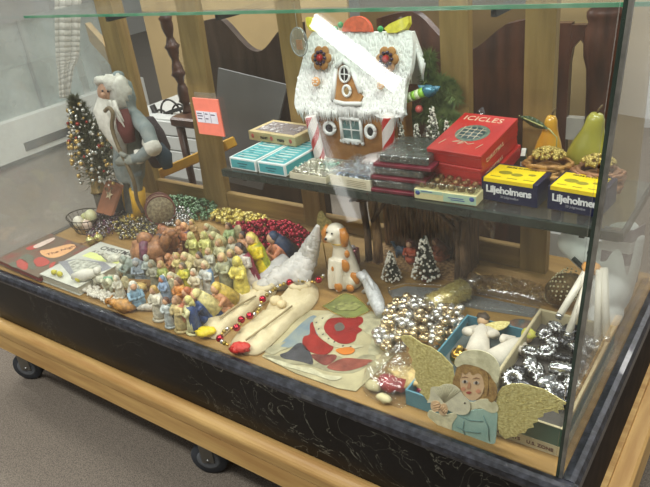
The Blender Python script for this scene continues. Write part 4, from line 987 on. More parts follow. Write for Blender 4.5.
q.tube([SP(108, 98, -0.04), SP(108, 110, -0.045), SP(112, 125, -0.055), SP(118, 140, -0.065), SP(124, 156, -0.07)], [0.034, 0.05, 0.044, 0.03, 0.01], 14)
q.ball(SP(104, 104, -0.06), (0.03, 0.02, 0.018), 12, 8, 0.4)
for _ in range(26): 
    x = U(102, 116); y = U(100, 120); p = SP(x, y, -0.07 + U(-.01, .01)); q.tube([p, p + Vector((0.012, -0.004, -0.03)), p + Vector((0.03, -0.004, -0.07))], [0.006, 0.006, 0.002], 6)
q.build('beard', BEARD, t, True)
q = MB(); q.tube([SP(118, 79, 0.02), SP(124, 85, 0.03), SP(127, 98, 0.035), SP(127, 112, 0.03)], [0.016, 0.028, 0.032, 0.03], 14); q.ball(SP(118, 76, 0.012), (0.022, 0.022, 0.018), 12, 8); q.build('hood', mat((140, 152, 150), 0.85, 0, 0.15, 40), t, True)
q = MB(); q.tube([SP(121, 110, -0.05), SP(126, 128, -0.06), SP(130, 142, -0.062)], [0.024, 0.03, 0.02], 12); q.build('waistcoat', plain((104, 52, 46), 0.8), t, True)
q = MB(); q.tube([SP(150, 142, -0.045), SP(154, 149, -0.07)], [0.029, 0.028], 12); q.tube([SP(137, 150, -0.078), SP(140, 163, -0.078)], [0.012, 0.012], 8); q.build('fur_cuff', BEARD, t, True)
# mitten with thumb
q = MB(); q.tube([SP(134, 160, -0.085), SP(124, 160, -0.09), SP(118, 163, -0.09)], [0.017, 0.021, 0.013], 12); q.tube([SP(126, 156, -0.1), SP(120, 153, -0.105)], [0.009, 0.007], 8); q.build('mitten', plain((140, 142, 132), 0.9), t, True)
YB = plain((222, 172, 42), 0.35)
for (xa, xb, dy) in ((137, 139, -0.012), (129, 131, 0.03)):
    q = MB(); a = SP(xa, 189, dy); g = SP(xb, 212, dy); g.z = 0.02
    q.tube([a, a.lerp(g, 0.5), g], [0.03, 0.027, 0.026], 14); q.tube([g, g + Vector((-0.035, -0.03, -0.004)), g + Vector((-0.055, -0.045, -0.006))], [0.019, 0.018, 0.01], 12); q.build('boot', YB, t, True)
q = MB(); q.tube(smooth_path([SP(105, 111, -0.1), SP(109, 108, -0.1), SP(113, 114, -0.1), SP(112, 128, -0.1), SP(118, 146, -0.1), SP(127, 165, -0.1), SP(134, 182, -0.09), SP(137, 200, -0.07), SP(143, 212, -0.05)], 3), 0.007, 8); q.build('walking_staff', mat((122, 106, 78), 0.7), t, True)
# sack on back
q = MB(); q.tube([SP(146, 120, 0.03), SP(152, 135, 0.04), SP(157, 150, 0.04), SP(160, 165, 0.04)], [0.03, 0.045, 0.05, 0.03], 14); q.build('sack', mat((62, 50, 52), 0.9, 0, 0.2, 30), t, True)
q = MB(); q.tube([SP(158, 144, -0.01), SP(164, 156, -0.01), SP(168, 168, -0.01)], [0.016, 0.03, 0.018], 10); q.build('blue_cloth', mat((44, 58, 68), 0.9), t, True)
# tree of ornaments
t = thing('ornament_tree', 'bushy tree covered with small gold and glass ornaments left of the santa', 'tree', (-1.95, 0.46, 0.003))
q = MB(); tip = SP(73, 97, -0.03); bot_ = SP(106, 176, -0.03)
for k in range(2600):
    u = U(0.02, 1); p = tip.lerp(bot_, u); rr = 0.01 + 0.085*min(1, u*1.5)
    d = Vector((U(-1, 1), U(-1, 1), U(-.7, .9))).normalized(); p = p + d*rr*U(0.2, .9); e = p + d*0.022 + Vector((0, 0, 0.004)); s_ = d.orthogonal().normalized()*0.003
    q._f([q._v(p - s_), q._v(p + s_), q._v(e)], False)
q.tube([tip, bot_], [0.004, 0.02], 8); q.build('branches', mat((112, 112, 84), 0.8, 0, 0.3, 80, c2=(76, 78, 58)), t, True)
for (cc, mm_, n, rr_) in (('gold', plain((190, 160, 96), 0.28, 0.5), 60, 0.008), ('glass', plain((206, 206, 196), 0.15, 0.5), 70, 0.007), ('red', plain((150, 60, 48), 0.3, 0.4), 16, 0.007), ('snow', plain((214, 208, 196), 0.6), 60, 0.005)):
    q = MB()
    for k in range(n):
        u = U(0.05, 1); p = tip.lerp(bot_, u); rr = 0.012 + 0.085*min(1, u*1.5); a = U(PI*0.9, PI*2.1); q.ball(p + Vector((math.cos(a)*rr, math.sin(a)*rr, U(-.02, .02))), rr_*U(0.6, 1.2), 8, 5)
    o = q.build('ornaments', mm_, t, True); o['kind'] = 'stuff'
q = MB(); p = SP(97, 184, -0.03); q.lathe([(0.034, -0.05), (0.03, -0.045), (0.022, -0.01), (0.02, 0.02), (0.03, 0.035)], 14, p + Vector((0.0, 0, 0.02)), 1, 1); q.build('gold_pot', mat((176, 148, 96), 0.35, 0.6), t, True)
q = MB(); q.tube([p + Vector((0, 0, -0.03)), (p.x + 0.01, p.y, 0.004)], [0.026, 0.034], 10); q.build('trunk', plain((92, 84, 74), 0.8), t, True)
t = thing('wooden_plaque', 'rusty brown plaque with a pale star leaning beside the santa boots', 'plaque', SP(106, 212, -0.06))
pl = [SP(106, 181, -0.04), SP(121, 187, -0.04), SP(111, 216, -0.11), SP(96, 212, -0.11)]
for p in pl: p.z = max(p.z, 0.004)
q = MB(); q.slab(pl, (0.004, 0.012, 0.002)); q.build('board', mat((146, 92, 60), 0.6, 0, 0.15, 20), t, True)
cs = (pl[0] + pl[1])*0.32 + (pl[2] + pl[3])*0.18; ex = (pl[1] - pl[0]).normalized(); ey = (pl[0] - pl[3]).normalized(); nn = ex.cross(ey)
if nn.y > 0: nn = -nn
q = MB(); q.slab([cs + nn*0.002 + (ex*math.cos(a) + ey*math.sin(a))*(0.02 if i % 2 == 0 else 0.009) for i, a in enumerate([PI/2 + i*PI/5 for i in range(10)])], nn*0.002); q.build('star', plain((206, 186, 150), 0.5), t, True)
p = SP(122, 210, 0.02)
t = thing('dotted_cone', 'dark cone ornament with white dots behind the brown plaque', 'ornament', (p.x, p.y, 0.003))
q = MB(); q.lathe([(0.042, 0.003), (0.046, 0.03), (0.036, 0.08), (0.02, 0.12), (0.004, 0.14)], 18, (p.x, p.y, 0)); q.build('cone', plain((56, 56, 58), 0.6), t, True)
q = MB()
for k in range(150):
    u = U(0.05, 0.9); z = 0.01 + 0.12*u; rr = 0.046*(1 - u*0.75) + 0.001; a = U(PI, 2*PI); q.ball((p.x + math.cos(a)*rr, p.y + math.sin(a)*rr, z), 0.0022, 5, 3)
o = q.build('dots', plain((206, 204, 190), 0.5), t, True); o['kind'] = 'stuff'
p = Y(154, 186, 0.52)
t = thing('toy_drum', 'round woven drum with striped side lying right of the santa boots', 'drum', (p.x, p.y, 0.05))
dT = Matrix.Translation((p.x, p.y, 0.056)) @ R2(-35, 'Z') @ R2(80, 'Y')
q = MB(); q.T = dT; q.lathe([(0.05, -0.04), (0.053, -0.02), (0.053, 0.02), (0.05, 0.04)], 24); q.build('shell', mat((160, 146, 112), 0.7, 0, 0.3, 120, c2=(116, 100, 78)), t, True)
q = MB(); q.T = dT
for z in (-0.036, 0.0, 0.036): q.tube([(0.054*math.cos(a), 0.054*math.sin(a), z) for a in [i*PI/12 for i in range(25)]], 0.003, 6)
q.build('hoops', plain((120, 70, 60), 0.5), t, True)

# ------------------------------------------------------------------ painted figurines
def M_(a, k=0.0):
    g = sum(a)/3; a = tuple(int(max(0, min(255, g + (v-g)*1.05 + 12))) for v in a)
    return mat(a, 0.4, 0, 0.26, 70, 0.6, bscale=120)
SK = (214, 166, 128)
def figurine(kind, px, py, h, robe, label, c2=None, hair=None, lean=0, face=None, name=None, rot=None, skin=SK, dx=0):
    p = Z(px, py); p.z = D0; h *= 1.12 if kind != 'camel' else 1.35
    rz = math.radians(U(-35, 35) if rot is None else rot)
    nm = name or {'stand': 'painted_figurine', 'kneel': 'kneeling_figurine', 'angel': 'angel_figurine', 'lamb': 'lamb_figurine', 'baby': 'baby_figurine', 'camel': 'camel_figurine'}[kind]
    t = thing(nm, label, 'figurine', p, rz, group='painted nativity figurines')
    t.rotation_euler = (0, 0, rz)
    L_ = R2(lean, 'Y')
    rb = M_(robe); r2 = M_(c2) if c2 else rb; hr = M_(hair) if hair else r2
    def B(): q = MB(); q.T = L_; return q
    if kind in ('stand', 'angel'):
        q = B(); q.lathe([(0.20*h, 0), (0.215*h, 0.04*h), (0.19*h, 0.07*h)], 12); q.build('base', M_(tuple(int(v*0.9) for v in robe)), t)
        q = B(); q.lathe([(0.185*h, 0.07*h), (0.19*h, 0.15*h), (0.15*h, 0.38*h), (0.135*h, 0.52*h), (0.16*h, 0.66*h), (0.12*h, 0.73*h), (0.055*h, 0.78*h)], 14, (0, 0, 0), 1, 0.85, 0.05, 7)
        for s_ in (-1, 1): q.tube([(s_*0.13*h, 0, 0.68*h), (s_*0.19*h, -0.06*h, 0.55*h), (s_*0.05*h, -0.16*h, 0.55*h)], [0.055*h, 0.055*h, 0.04*h], 8)
        bd = q.build('body', rb, t)
        q = B(); q.ball((0, -0.01*h, 0.86*h), (0.085*h, 0.09*h, 0.105*h), 12, 8); q.ball((0, -0.1*h, 0.85*h), 0.016*h, 6, 4); q.build('head', M_(skin), t)
        q = B(); q.ball((0, 0.025*h, 0.885*h), (0.1*h, 0.095*h, 0.11*h), 12, 8); q.tube([(0, 0.05*h, 0.86*h), (0, 0.09*h, 0.7*h)], [0.09*h, 0.08*h], 8); q.build('hood' if hair is None else 'hair', hr, t)
        q = B(); q.lathe([(0.2*h, 0.08*h), (0.185*h, 0.2*h), (0.16*h, 0.45*h), (0.17*h, 0.62*h), (0.13*h, 0.75*h)], 14, (0, 0.035*h, 0), 1.02, 0.8); q.build('cloak', r2, t)
        if kind == 'angel':
            for s_ in (-1, 1):
                q = B(); q.slab(smooth_loop([(s_*0.04*h, 0.14*h, 0.5*h), (s_*0.1*h, 0.16*h, 0.8*h), (s_*0.3*h, 0.2*h, 0.86*h), (s_*0.34*h, 0.2*h, 0.6*h), (s_*0.2*h, 0.18*h, 0.36*h)], 3), (0, 0.03*h, 0)); q.build('wing', M_((226, 216, 170)), t)
    elif kind == 'kneel':
        q = B(); q.ball((0, 0.05*h, 0.2*h), (0.26*h, 0.36*h, 0.22*h), 14, 8, 0.2); q.tube([(0, 0.05*h, 0.25*h), (0, -0.06*h, 0.55*h), (0, -0.12*h, 0.72*h)], [0.24*h, 0.2*h, 0.1*h], 12)
        for s_ in (-1, 1): q.tube([(s_*0.18*h, -0.08*h, 0.6*h), (s_*0.2*h, -0.25*h, 0.45*h), (s_*0.03*h, -0.36*h, 0.5*h)], [0.07*h, 0.06*h, 0.045*h], 8)
        q.build('body', rb, t)
        q = B(); q.ball((0, -0.18*h, 0.84*h), (0.11*h, 0.12*h, 0.13*h), 12, 8); q.build('head', M_(skin), t)
        q = B(); q.ball((0, -0.13*h, 0.88*h), (0.13*h, 0.13*h, 0.13*h), 12, 8); q.tube([(0, -0.08*h, 0.85*h), (0, 0.05*h, 0.6*h), (0, 0.22*h, 0.3*h)], [0.12*h, 0.2*h, 0.26*h], 10); q.build('cloak', hr, t)
    elif kind in ('lamb', 'camel'):
        l = h*1.35; q = B()
        q.ball((0, 0, 0.5*h), (0.32*l, 0.2*l, 0.28*h), 14, 9, 0.35)
        q.tube([(-0.24*l, 0, 0.55*h), (-0.36*l, 0, 0.78*h), (-0.42*l, 0, 0.92*h)], [0.14*h, 0.12*h, 0.1*h], 9)
        if kind == 'camel': q.ball((0.02*l, 0, 0.78*h), (0.14*l, 0.1*l, 0.16*h), 10, 7)
        q.build('body', rb, t)
        q = B(); q.ball((-0.46*l, 0, 0.92*h), (0.15*h, 0.1*h, 0.1*h), 10, 7)
        for s_ in (-1, 1): q.ball((-0.38*l, s_*0.11*h, 0.96*h), (0.04*h, 0.07*h, 0.03*h), 7, 5)
        q.build('head', rb if face is None else M_(face), t)
        for (x, y) in ((-0.2, -0.1), (-0.2, 0.1), (0.2, -0.1), (0.2, 0.1)):
            q = B(); q.tube([(x*l, y*l, 0.4*h), (x*l*1.05, y*l, 0.0)], [0.09*h, 0.06*h], 7); q.build('leg', rb, t)
        if c2:
            q = B(); q.tube([(0.0, -0.21*l, 0.4*h), (0, -0.12*l, 0.72*h), (0, 0.12*l, 0.72*h), (0, 0.21*l, 0.4*h)], 0.1*h, 8); q.build('blanket', r2, t)
    elif kind == 'baby':
        q = B(); q.tube([(-0.5*h, 0, 0.2*h), (0, 0, 0.24*h), (0.45*h, 0, 0.2*h)], [0.14*h, 0.2*h, 0.16*h], 12); q.ball((-0.5*h, 0, 0.2*h), 0.14*h, 10, 6); q.build('body', rb, t)
        q = B(); q.ball((0.66*h, 0, 0.24*h), (0.15*h, 0.14*h, 0.14*h), 10, 7); q.build('head', M_(skin), t)
        q = B(); 
        for k in range(3): q.tube([((-0.3+0.3*k)*h, -0.17*h, 0.1*h), ((-0.28+0.3*k)*h, -0.02*h, 0.43*h), ((-0.25+0.3*k)*h, 0.17*h, 0.1*h)], 0.03*h, 6)
        q.build('swaddling_band', r2, t)
    return t
CRM = (222, 212, 172); YEL_ = (222, 206, 96); WHT = (218, 214, 198); GRY = (152, 154, 144); TER = (168, 112, 76); BLU = (112, 146, 176); NVY = (34, 66, 120); ORG = (206, 130, 52); GRN = (124, 140, 76); PNK = (206, 150, 120); MAUVE = (104, 64, 84)
F = [
 ('kneel', 139, 307, .085, (132, 166, 184), 'figurine kneeling in a pale blue robe, beside the swaddled baby', WHT, WHT, 0, None, None, 60),
 ('baby', 149, 311, .05, (224, 216, 198), 'white swaddled baby figurine lying at the front edge', WHT, None, 0, None, None, 25),
 ('stand', 161, 319, .1, (216, 208, 182), 'white robed figurine with yellow hair, frontmost left of the row', WHT, (206, 168, 90), 0, None, None, 0),
 ('stand', 172, 326, .085, (204, 210, 206), 'small figurine in white robe with a green mantle and brown hair', (70, 104, 96), (96, 60, 46), 0, None, None, 10),
 ('stand', 183, 330, .1, (214, 192, 132), 'cream yellow figurine with a red hem at the front edge', (200, 120, 90), (176, 130, 90), 0, None, None, 0),
 ('stand', 195, 332, .105, (220, 216, 160), 'pale yellow figurine with a navy cloak, frontmost of all', NVY, (224, 214, 130), 0, None, None, -50),
 ('kneel', 209, 322, .1, NVY, 'kneeling figurine in navy blue robe and yellow shawl', (222, 210, 140), (222, 210, 140), 0, None, None, -40),
 ('angel', 168, 303, .085, (140, 164, 190), 'small blue winged angel with orange face behind the white robed figurine', None, None, 0, None, None, -10, (206, 130, 90)),
 ('stand', 184, 309, .095, ORG, 'bright orange robed figurine in the second row', (206, 150, 60), (120, 80, 60), 0, None, None, 0),
 ('kneel', 197, 314, .085, (176, 96, 50), 'kneeling rust brown figurine between the yellow and orange ones', (196, 120, 60), (176, 96, 50), 0, None, None, -20),
 ('kneel', 227, 314, .1, (204, 144, 98), 'seated peach coloured figurine with yellow hood beside the yellow candle figure', (222, 190, 90), (210, 180, 80), 0, None, None, -10),
 ('stand', 243, 296, .12, (228, 212, 100), 'yellow candle figurine with small orange flecks', YEL_, (228, 212, 100), 0, None, None, 0, (220, 206, 110)),
 ('stand', 255, 290, .14, (206, 196, 184), 'white robed figurine with a maroon sash and black hair', (130, 30, 56), (50, 36, 32), -14, None, None, 0),
 ('stand', 268, 282, .15, (226, 202, 32), 'tall bright yellow figurine with green cloak leaning left', (170, 176, 50), (222, 200, 100), -16, None, None, 0),
 ('kneel', 284, 268, .12, (200, 128, 90), 'orange robed figurine with a dark blue hood before the red beads', (120, 84, 104), (44, 62, 92), 0, None, None, -30),
 ('stand', 211, 295, .105, (206, 208, 198), 'white figurine with a pale blue front in the middle row', (120, 152, 190), (222, 206, 160), 0, None, None, 0),
 ('stand', 199, 298, .09, (218, 206, 170), 'cream figurine with white cap left of the blue fronted one', WHT, (224, 212, 180), 0, None, None, 10),
 ('stand', 228, 290, .115, (178, 178, 140), 'tall grey green robed figurine in the middle row', (150, 152, 124), (206, 178, 126), 0, None, None, 0),
 ('stand', 236, 283, .105, (186, 186, 158), 'grey green figurine with pale hair next to the yellow candle figure', (160, 160, 136), (214, 190, 130), 0, None, None, 15),
 ('stand', 188, 291, .09, (214, 204, 70), 'lemon yellow figurine with green skirt in the middle row', (164, 170, 60), (120, 106, 80), 0, None, None, 0),
 ('kneel', 178, 296, .08, (200, 180, 140), 'beige kneeling figurine with red trim left of the lemon yellow one', (206, 190, 150), (206, 196, 160), 0, None, None, 20),
 ('stand', 167, 291, .095, (160, 168, 84), 'olive green robed figurine at the left of the middle row', (136, 148, 72), (204, 170, 110), 0, None, None, 0),
 ('stand', 158, 290, .095, (150, 146, 124), 'plain grey brown figurine left of the olive green one', (136, 134, 112), (160, 156, 130), 0, None, None, 0, (170, 150, 120)),
 ('stand', 152, 281, .085, (160, 168, 160), 'pale grey figurine turned sideways left of the grey brown one', (146, 152, 146), (184, 190, 180), 0, None, None, 50, (190, 190, 170)),
 ('kneel', 143, 281, .08, (140, 150, 158), 'blue grey kneeling figurine behind the gold manger', (128, 138, 146), (150, 156, 160), 0, None, None, 30, (170, 166, 160)),
 ('kneel', 133, 279, .08, (134, 146, 134), 'grey green kneeling figurine left of the blue grey one', (124, 136, 124), (150, 160, 146), 0, None, None, -20, (166, 166, 150)),
 ('lamb', 102, 287, .055, (216, 212, 186), 'white lamb with drooping head beside the open book picture', None, None, 0, None, None, 10),
 ('lamb', 112, 291, .058, (208, 208, 176), 'white lamb standing by a green patch', (96, 150, 116), None, 0, None, None, 120),
 ('angel', 122, 299, .075, (216, 210, 186), 'plain white angel nearest the lace trim', None, WHT, 0, None, None, 15, (222, 212, 180)),
 ('lamb', 126, 277, .058, (210, 208, 186), 'white lamb behind the plain white angel', None, None, 0, None, None, 200),
 ('lamb', 118, 268, .06, (206, 204, 186), 'white lamb against the lettered end of the white book', None, None, 0, None, None, 40),
 ('kneel', 193, 277, .085, (218, 204, 140), 'cream yellow kneeling figurine behind the lemon yellow one', (206, 188, 110), (222, 206, 150), 0, None, None, 0),
 ('angel', 182, 279, .085, (220, 200, 130), 'yellow cream angel with spread wings in the middle left', None, (222, 194, 120), 0, None, None, 10),
 ('stand', 204, 280, .09, (188, 172, 132), 'beige robed figurine with dark hair in the third row', (170, 156, 120), (92, 84, 76), 0, None, None, 0),
 ('stand', 213, 276, .09, (206, 204, 182), 'off white figurine with pink face in the third row', (190, 190, 168), (222, 196, 140), 0, None, None, 0),
 ('stand', 224, 270, .1, (200, 196, 150), 'cream green figurine with orange head in the third row', (176, 174, 136), (206, 170, 110), 0, None, None, -10),
 ('stand', 236, 266, .095, (186, 182, 156), 'light grey figurine before the pale green one in the third row', (172, 166, 146), (190, 160, 120), 0, None, None, 0),
 ('stand', 196, 262, .1, (214, 212, 130), 'left one of two tall pale yellow green figurines', (198, 198, 110), (220, 214, 140), 0, None, None, 0, (220, 206, 140)),
 ('stand', 209, 262, .1, (212, 210, 126), 'right one of two tall pale yellow green figurines', (196, 196, 120), (218, 214, 130), 0, None, None, 0, (220, 206, 140)),
 ('kneel', 221, 256, .085, (190, 182, 130), 'olive cream kneeling figurine behind the yellow green pair', (176, 170, 116), (200, 196, 140), 0, None, None, -20),
 ('angel', 233, 251, .095, (176, 196, 140), 'pale green angel with brown hair before the gold beads', None, (110, 74, 56), 0, None, None, 0),
 ('stand', 247, 262, .1, (190, 140, 100), 'brown faced figurine with dark beard before the red beads', (150, 96, 70), (60, 44, 44), 0, None, None, 0, (190, 140, 100)),
 ('camel', 154, 270, .11, (170, 118, 78), 'large terracotta camel with a purple saddle patch', (110, 58, 78), None, 0, None, None, 205),
 ('camel', 172, 260, .1, (162, 106, 72), 'terracotta camel with dark blanket behind the large one', (84, 62, 56), None, 0, None, None, 160),
 ('stand', 190, 255, .11, (176, 112, 70), 'terracotta robed king with purple cloak', (84, 48, 72), (216, 160, 110), 0, None, None, -20, (206, 140, 100)),
 ('kneel', 176, 274, .07, (186, 124, 78), 'terracotta kneeling figurine before the camels', (170, 112, 70), (196, 136, 90), 0, None, None, -30, (216, 160, 120)),
 ('stand', 165, 247, .08, (170, 104, 60), 'small orange brown figurine beside the crystal beads', (150, 90, 56), (150, 90, 56), 0, None, None, 0, (190, 120, 80)),
 ('stand', 183, 244, .085, (190, 140, 96), 'peach figurine standing at the back beside the crystal beads', (176, 124, 84), (214, 168, 120), 0, None, None, 0),
 ('stand', 196, 242, .08, (200, 160, 104), 'tan figurine at the back near the green beads', (180, 150, 90), (222, 196, 120), 0, None, None, 10),
 ('kneel', 213, 244, .075, (196, 186, 140), 'cream kneeling figurine at the back near the gold beads', (186, 176, 120), (206, 200, 150), 0, None, None, 0),
]
for e in F: figurine(*e)
# white bird with yellow bows on the book
t = thing('white_bird', 'white bird ornament with yellow bows lying on the white book', 'ornament', Z(82, 277, 0.031))
q = MB(); p = Z(84, 275, 0.05); q.tube([p + Vector((-0.035, -0.02, -0.004)), p, p + Vector((0.035, 0.02, 0.006))], [0.01, 0.02, 0.012], 12); q.ball(p + Vector((0.04, 0.024, 0.012)), 0.013, 10, 7); q.build('bird_body', WHT and plain(WHT, 0.5), t, True)
q = MB()
for (x, y) in ((78, 279), (81, 277), (54, 272), (60, 274)): q.ball(Z(x, y, 0.042), (0.011, 0.009, 0.009), 8, 5, 0.4)
q.build('yellow_bow', plain((200, 190, 60), 0.5), t, True)
# gold manger and ochre rock
t = thing('toy_manger', 'gold brown open manger of straw among the white figurines', 'manger', Z(136, 293))
p = Z(136, 293); q = MB(); q.T = Matrix.Translation(p) @ R2(20, 'Z')
q.slab([(-0.05, -0.03, 0.03), (-0.03, -0.015, 0.005), (0.03, -0.015, 0.005), (0.05, -0.03, 0.03)], (0, 0.004, 0.001)); q.slab([(-0.05, 0.03, 0.03), (-0.03, 0.015, 0.005), (0.03, 0.015, 0.005), (0.05, 0.03, 0.03)], (0, 0.004, 0)); q.box((-0.035, -0.016, 0.002), (0.035, 0.017, 0.007)); q.build('trough', mat((140, 104, 56), 0.7), t, True)
q = MB(); q.T = Matrix.Translation(p) @ R2(20, 'Z'); q.ball((0, 0, 0.022), (0.045, 0.022, 0.014), 12, 8, 0.4); fuzz(q, (-0.045, -0.02, 0.02), (0.045, 0.02, 0.035), 120, 0.016); q.build('straw', mat((206, 176, 104), 0.6, 0, 0.2, 80), t, True)
t = thing('ochre_cow', 'ochre brown resting cow figurine at the front edge', 'figurine', Z(126, 311), 0.3)
q = MB(); q.ball((0, 0, 0.02), (0.038, 0.022, 0.02), 14, 9, 0.3); q.tube([(-0.028, 0, 0.022), (-0.042, -0.004, 0.034)], [0.014, 0.011], 9); q.build('body', M_((190, 136, 66)), t)
q = MB(); q.ball((-0.048, -0.006, 0.034), (0.013, 0.01, 0.01), 9, 6); q.tube([(-0.044, -0.016, 0.042), (-0.044, 0, 0.04), (-0.044, 0.014, 0.042)], 0.003, 6); q.build('head', M_((176, 120, 56)), t)

# ------------------------------------------------------------------ cotton bird, dog, wing
t = thing('cotton_bird', 'soft white cotton bird with pointed head left of the spotted dog', 'ornament', Z(290, 282))
q = MB(); spine = [(Z(250, 291, 0.012), 0.012), (Z(264, 286, 0.02), 0.022), (Z(282, 278, 0.032), 0.036), (Z(298, 272, 0.045), 0.042), (Y(308, 256, 0.4), 0.032), (Y(313, 243, 0.4), 0.022), (Y(316, 232, 0.4), 0.012), (Y(318, 226, 0.4), 0.006)]
for (a, ra), (c, rc) in zip(spine[:-1], spine[1:]):
    for i in range(5): u = i/5; q.ball(a.lerp(c, u), (ra + (rc-ra)*u)*1.0, 14, 10, 0.35)
q.ball(Z(300, 276, 0.036), (0.04, 0.032, 0.034), 14, 10, 0.3)
q.build('body', mat((212, 208, 200), 0.95, 0, 0.08, 30, 0.5, c2=(186, 184, 178)), t, True)
q = MB(); q.tube([Z(286, 262, 0.04), Z(270, 272, 0.035), Z(254, 286, 0.02)], [0.03, 0.024, 0.006], 12); q.build('wing', mat((200, 198, 194), 0.95, 0, 0.08, 30, 0.5), t, True)
dg_ = Z(340, 289); 
t = thing('dog_figurine', 'white and orange brown spotted sitting spaniel figurine', 'figurine', (dg_.x + 0.0, dg_.y + 0.02, D0))
WD = plain((226, 218, 196), 0.25); BD = plain((190, 122, 44), 0.3)
cx, cy = dg_.x + 0.004, dg_.y + 0.03
q = MB(); q.lathe([(0.044, D0), (0.05, 0.01), (0.052, 0.03), (0.046, 0.06), (0.036, 0.095), (0.028, 0.13), (0.024, 0.15)], 20, (cx, cy, 0), 1, 0.8)
q.ball((cx - 0.03, cy - 0.02, 0.02), (0.016, 0.02, 0.018), 12, 8); q.ball((cx + 0.034, cy - 0.005, 0.03), (0.024, 0.03, 0.03), 12, 8)
q.tube([(cx - 0.016, cy - 0.03, 0.1), (cx - 0.02, cy - 0.042, 0.05), (cx - 0.02, cy - 0.046, 0.008)], [0.014, 0.012, 0.012], 10); q.tube([(cx + 0.006, cy - 0.03, 0.1), (cx + 0.006, cy - 0.044, 0.05), (cx + 0.006, cy - 0.048, 0.008)], [0.014, 0.012, 0.012], 10)
q.tube([(cx - 0.004, cy - 0.002, 0.14), (cx - 0.012, cy - 0.006, 0.17)], [0.026, 0.028], 14); q.ball((cx - 0.012, cy - 0.006, 0.176), (0.03, 0.028, 0.026), 16, 10); q.ball((cx - 0.016, cy - 0.034, 0.168), (0.014, 0.016, 0.012), 10, 8)
bo = q.build('body', WD, t, True); r_ = bo.modifiers.new('r', 'REMESH'); r_.mode = 'VOXEL'; r_.voxel_size = 0.0035; bo.modifiers.new('s', 'SMOOTH').iterations = 5
for s_ in (-1, 1):
    q = MB(); q.tube([(cx - 0.012 + s_*0.022, cy - 0.006, 0.19), (cx - 0.012 + s_*0.033, cy - 0.012, 0.17), (cx - 0.012 + s_*0.032, cy - 0.016, 0.142)], [0.011, 0.014, 0.01], 10); q.build('ear', BD, t, True)
q = MB()
for (x, y, z, r, r3) in ((0.024, -0.03, 0.085, 0.016, 0.02), (-0.012, -0.04, 0.072, 0.009, 0.014), (0.044, -0.02, 0.042, 0.02, 0.02), (0.008, -0.052, 0.022, 0.014, 0.017), (0.036, -0.034, 0.015, 0.014, 0.012), (-0.042, 0.0, 0.06, 0.01, 0.02), (0.03, -0.022, 0.12, 0.008, 0.012)): q.ball((cx + x, cy + y, z), (r, 0.008, r3), 12, 8)
q.build('brown_patch', BD, t, True)
q = MB(); q.ball((cx - 0.018, cy - 0.05, 0.172), (0.005, 0.004, 0.004), 8, 5); q.ball((cx - 0.024, cy - 0.033, 0.184), 0.003, 7, 5); q.ball((cx - 0.006, cy - 0.034, 0.184), 0.003, 7, 5); q.build('nose_and_eyes', plain((40, 34, 34), 0.2), t, True)
q = MB(); q.tube([(cx - 0.004 + 0.026*math.cos(a), cy - 0.006 + 0.024*math.sin(a), 0.147) for a in [i*PI/10 for i in range(21)]], 0.002, 6); q.build('collar', GOLD, t, True)
t = thing('gold_leaf_fan', 'small gold foil wing standing behind the spotted dog', 'ornament', (cx - 0.04, cy + 0.05, D0))
q = MB(); P_ = [Y(x, y, cy + 0.05) for x, y in ((322, 236), (317, 226), (318, 214), (322, 211), (326, 218), (331, 222), (332, 232), (328, 238))]; q.slab(smooth_loop(P_, 3), (0, 0.003, 0)); q.build('foil', mat((216, 200, 130), 0.3, 0.7, 0.2, 120, 0.8), t, True)
q = MB(); q.tube([P_[0], (P_[0].x + 0.004, P_[0].y, 0.002)], 0.002, 6); q.build('stalk', GOLD, t, True)
t = thing('gift_box', 'small pinkish foil gift box right of the spotted dog', 'box', Z(354, 262))
p = Z(354, 264); q = MB(); q.T = Matrix.Translation((p.x, p.y, D0)) @ R2(15, 'Z'); q.bbox((-0.018, -0.015, 0), (0.018, 0.015, 0.055), 0.003); bx_ = q.build('carton', mat((150, 84, 92), 0.25, 0.4, 0.2, 40, 0.4), t, True)
q = MB(); q.T = Matrix.Translation((p.x, p.y, D0)) @ R2(15, 'Z'); q.box((-0.003, -0.0165, 0), (0.003, 0.0165, 0.0565)); q.ball((0, 0, 0.06), (0.012, 0.009, 0.006), 10, 6, 0.3); q.build('ribbon', plain((220, 206, 210), 0.25, 0.3), t, True)
t = thing('white_pony', 'glittery white pony ornament lying before the stable', 'ornament', Z(375, 300))
q = MB(); WG = mat((208, 210, 208), 0.4, 0.2, 0.15, 120, 0.5)
q.tube([Z(381, 314, 0.02), Z(377, 302, 0.028), Z(372, 290, 0.04), Z(367, 281, 0.05)], [0.014, 0.021, 0.02, 0.015], 12); q.tube([Z(367, 281, 0.05), Z(361, 275, 0.058), Z(357, 275, 0.05)], [0.015, 0.013, 0.008], 10)
q.tube([Z(369, 288, 0.03), Z(363, 292, 0.006)], [0.008, 0.005], 8); q.tube([Z(374, 300, 0.02), Z(368, 304, 0.006)], [0.008, 0.005], 8)
q.build('body', WG, t, True); q = MB(); q.tube([Z(364, 271, 0.062), Z(370, 281, 0.064), Z(374, 290, 0.054)], [0.006, 0.008, 0.004], 8); q.build('mane', WG, t, True)

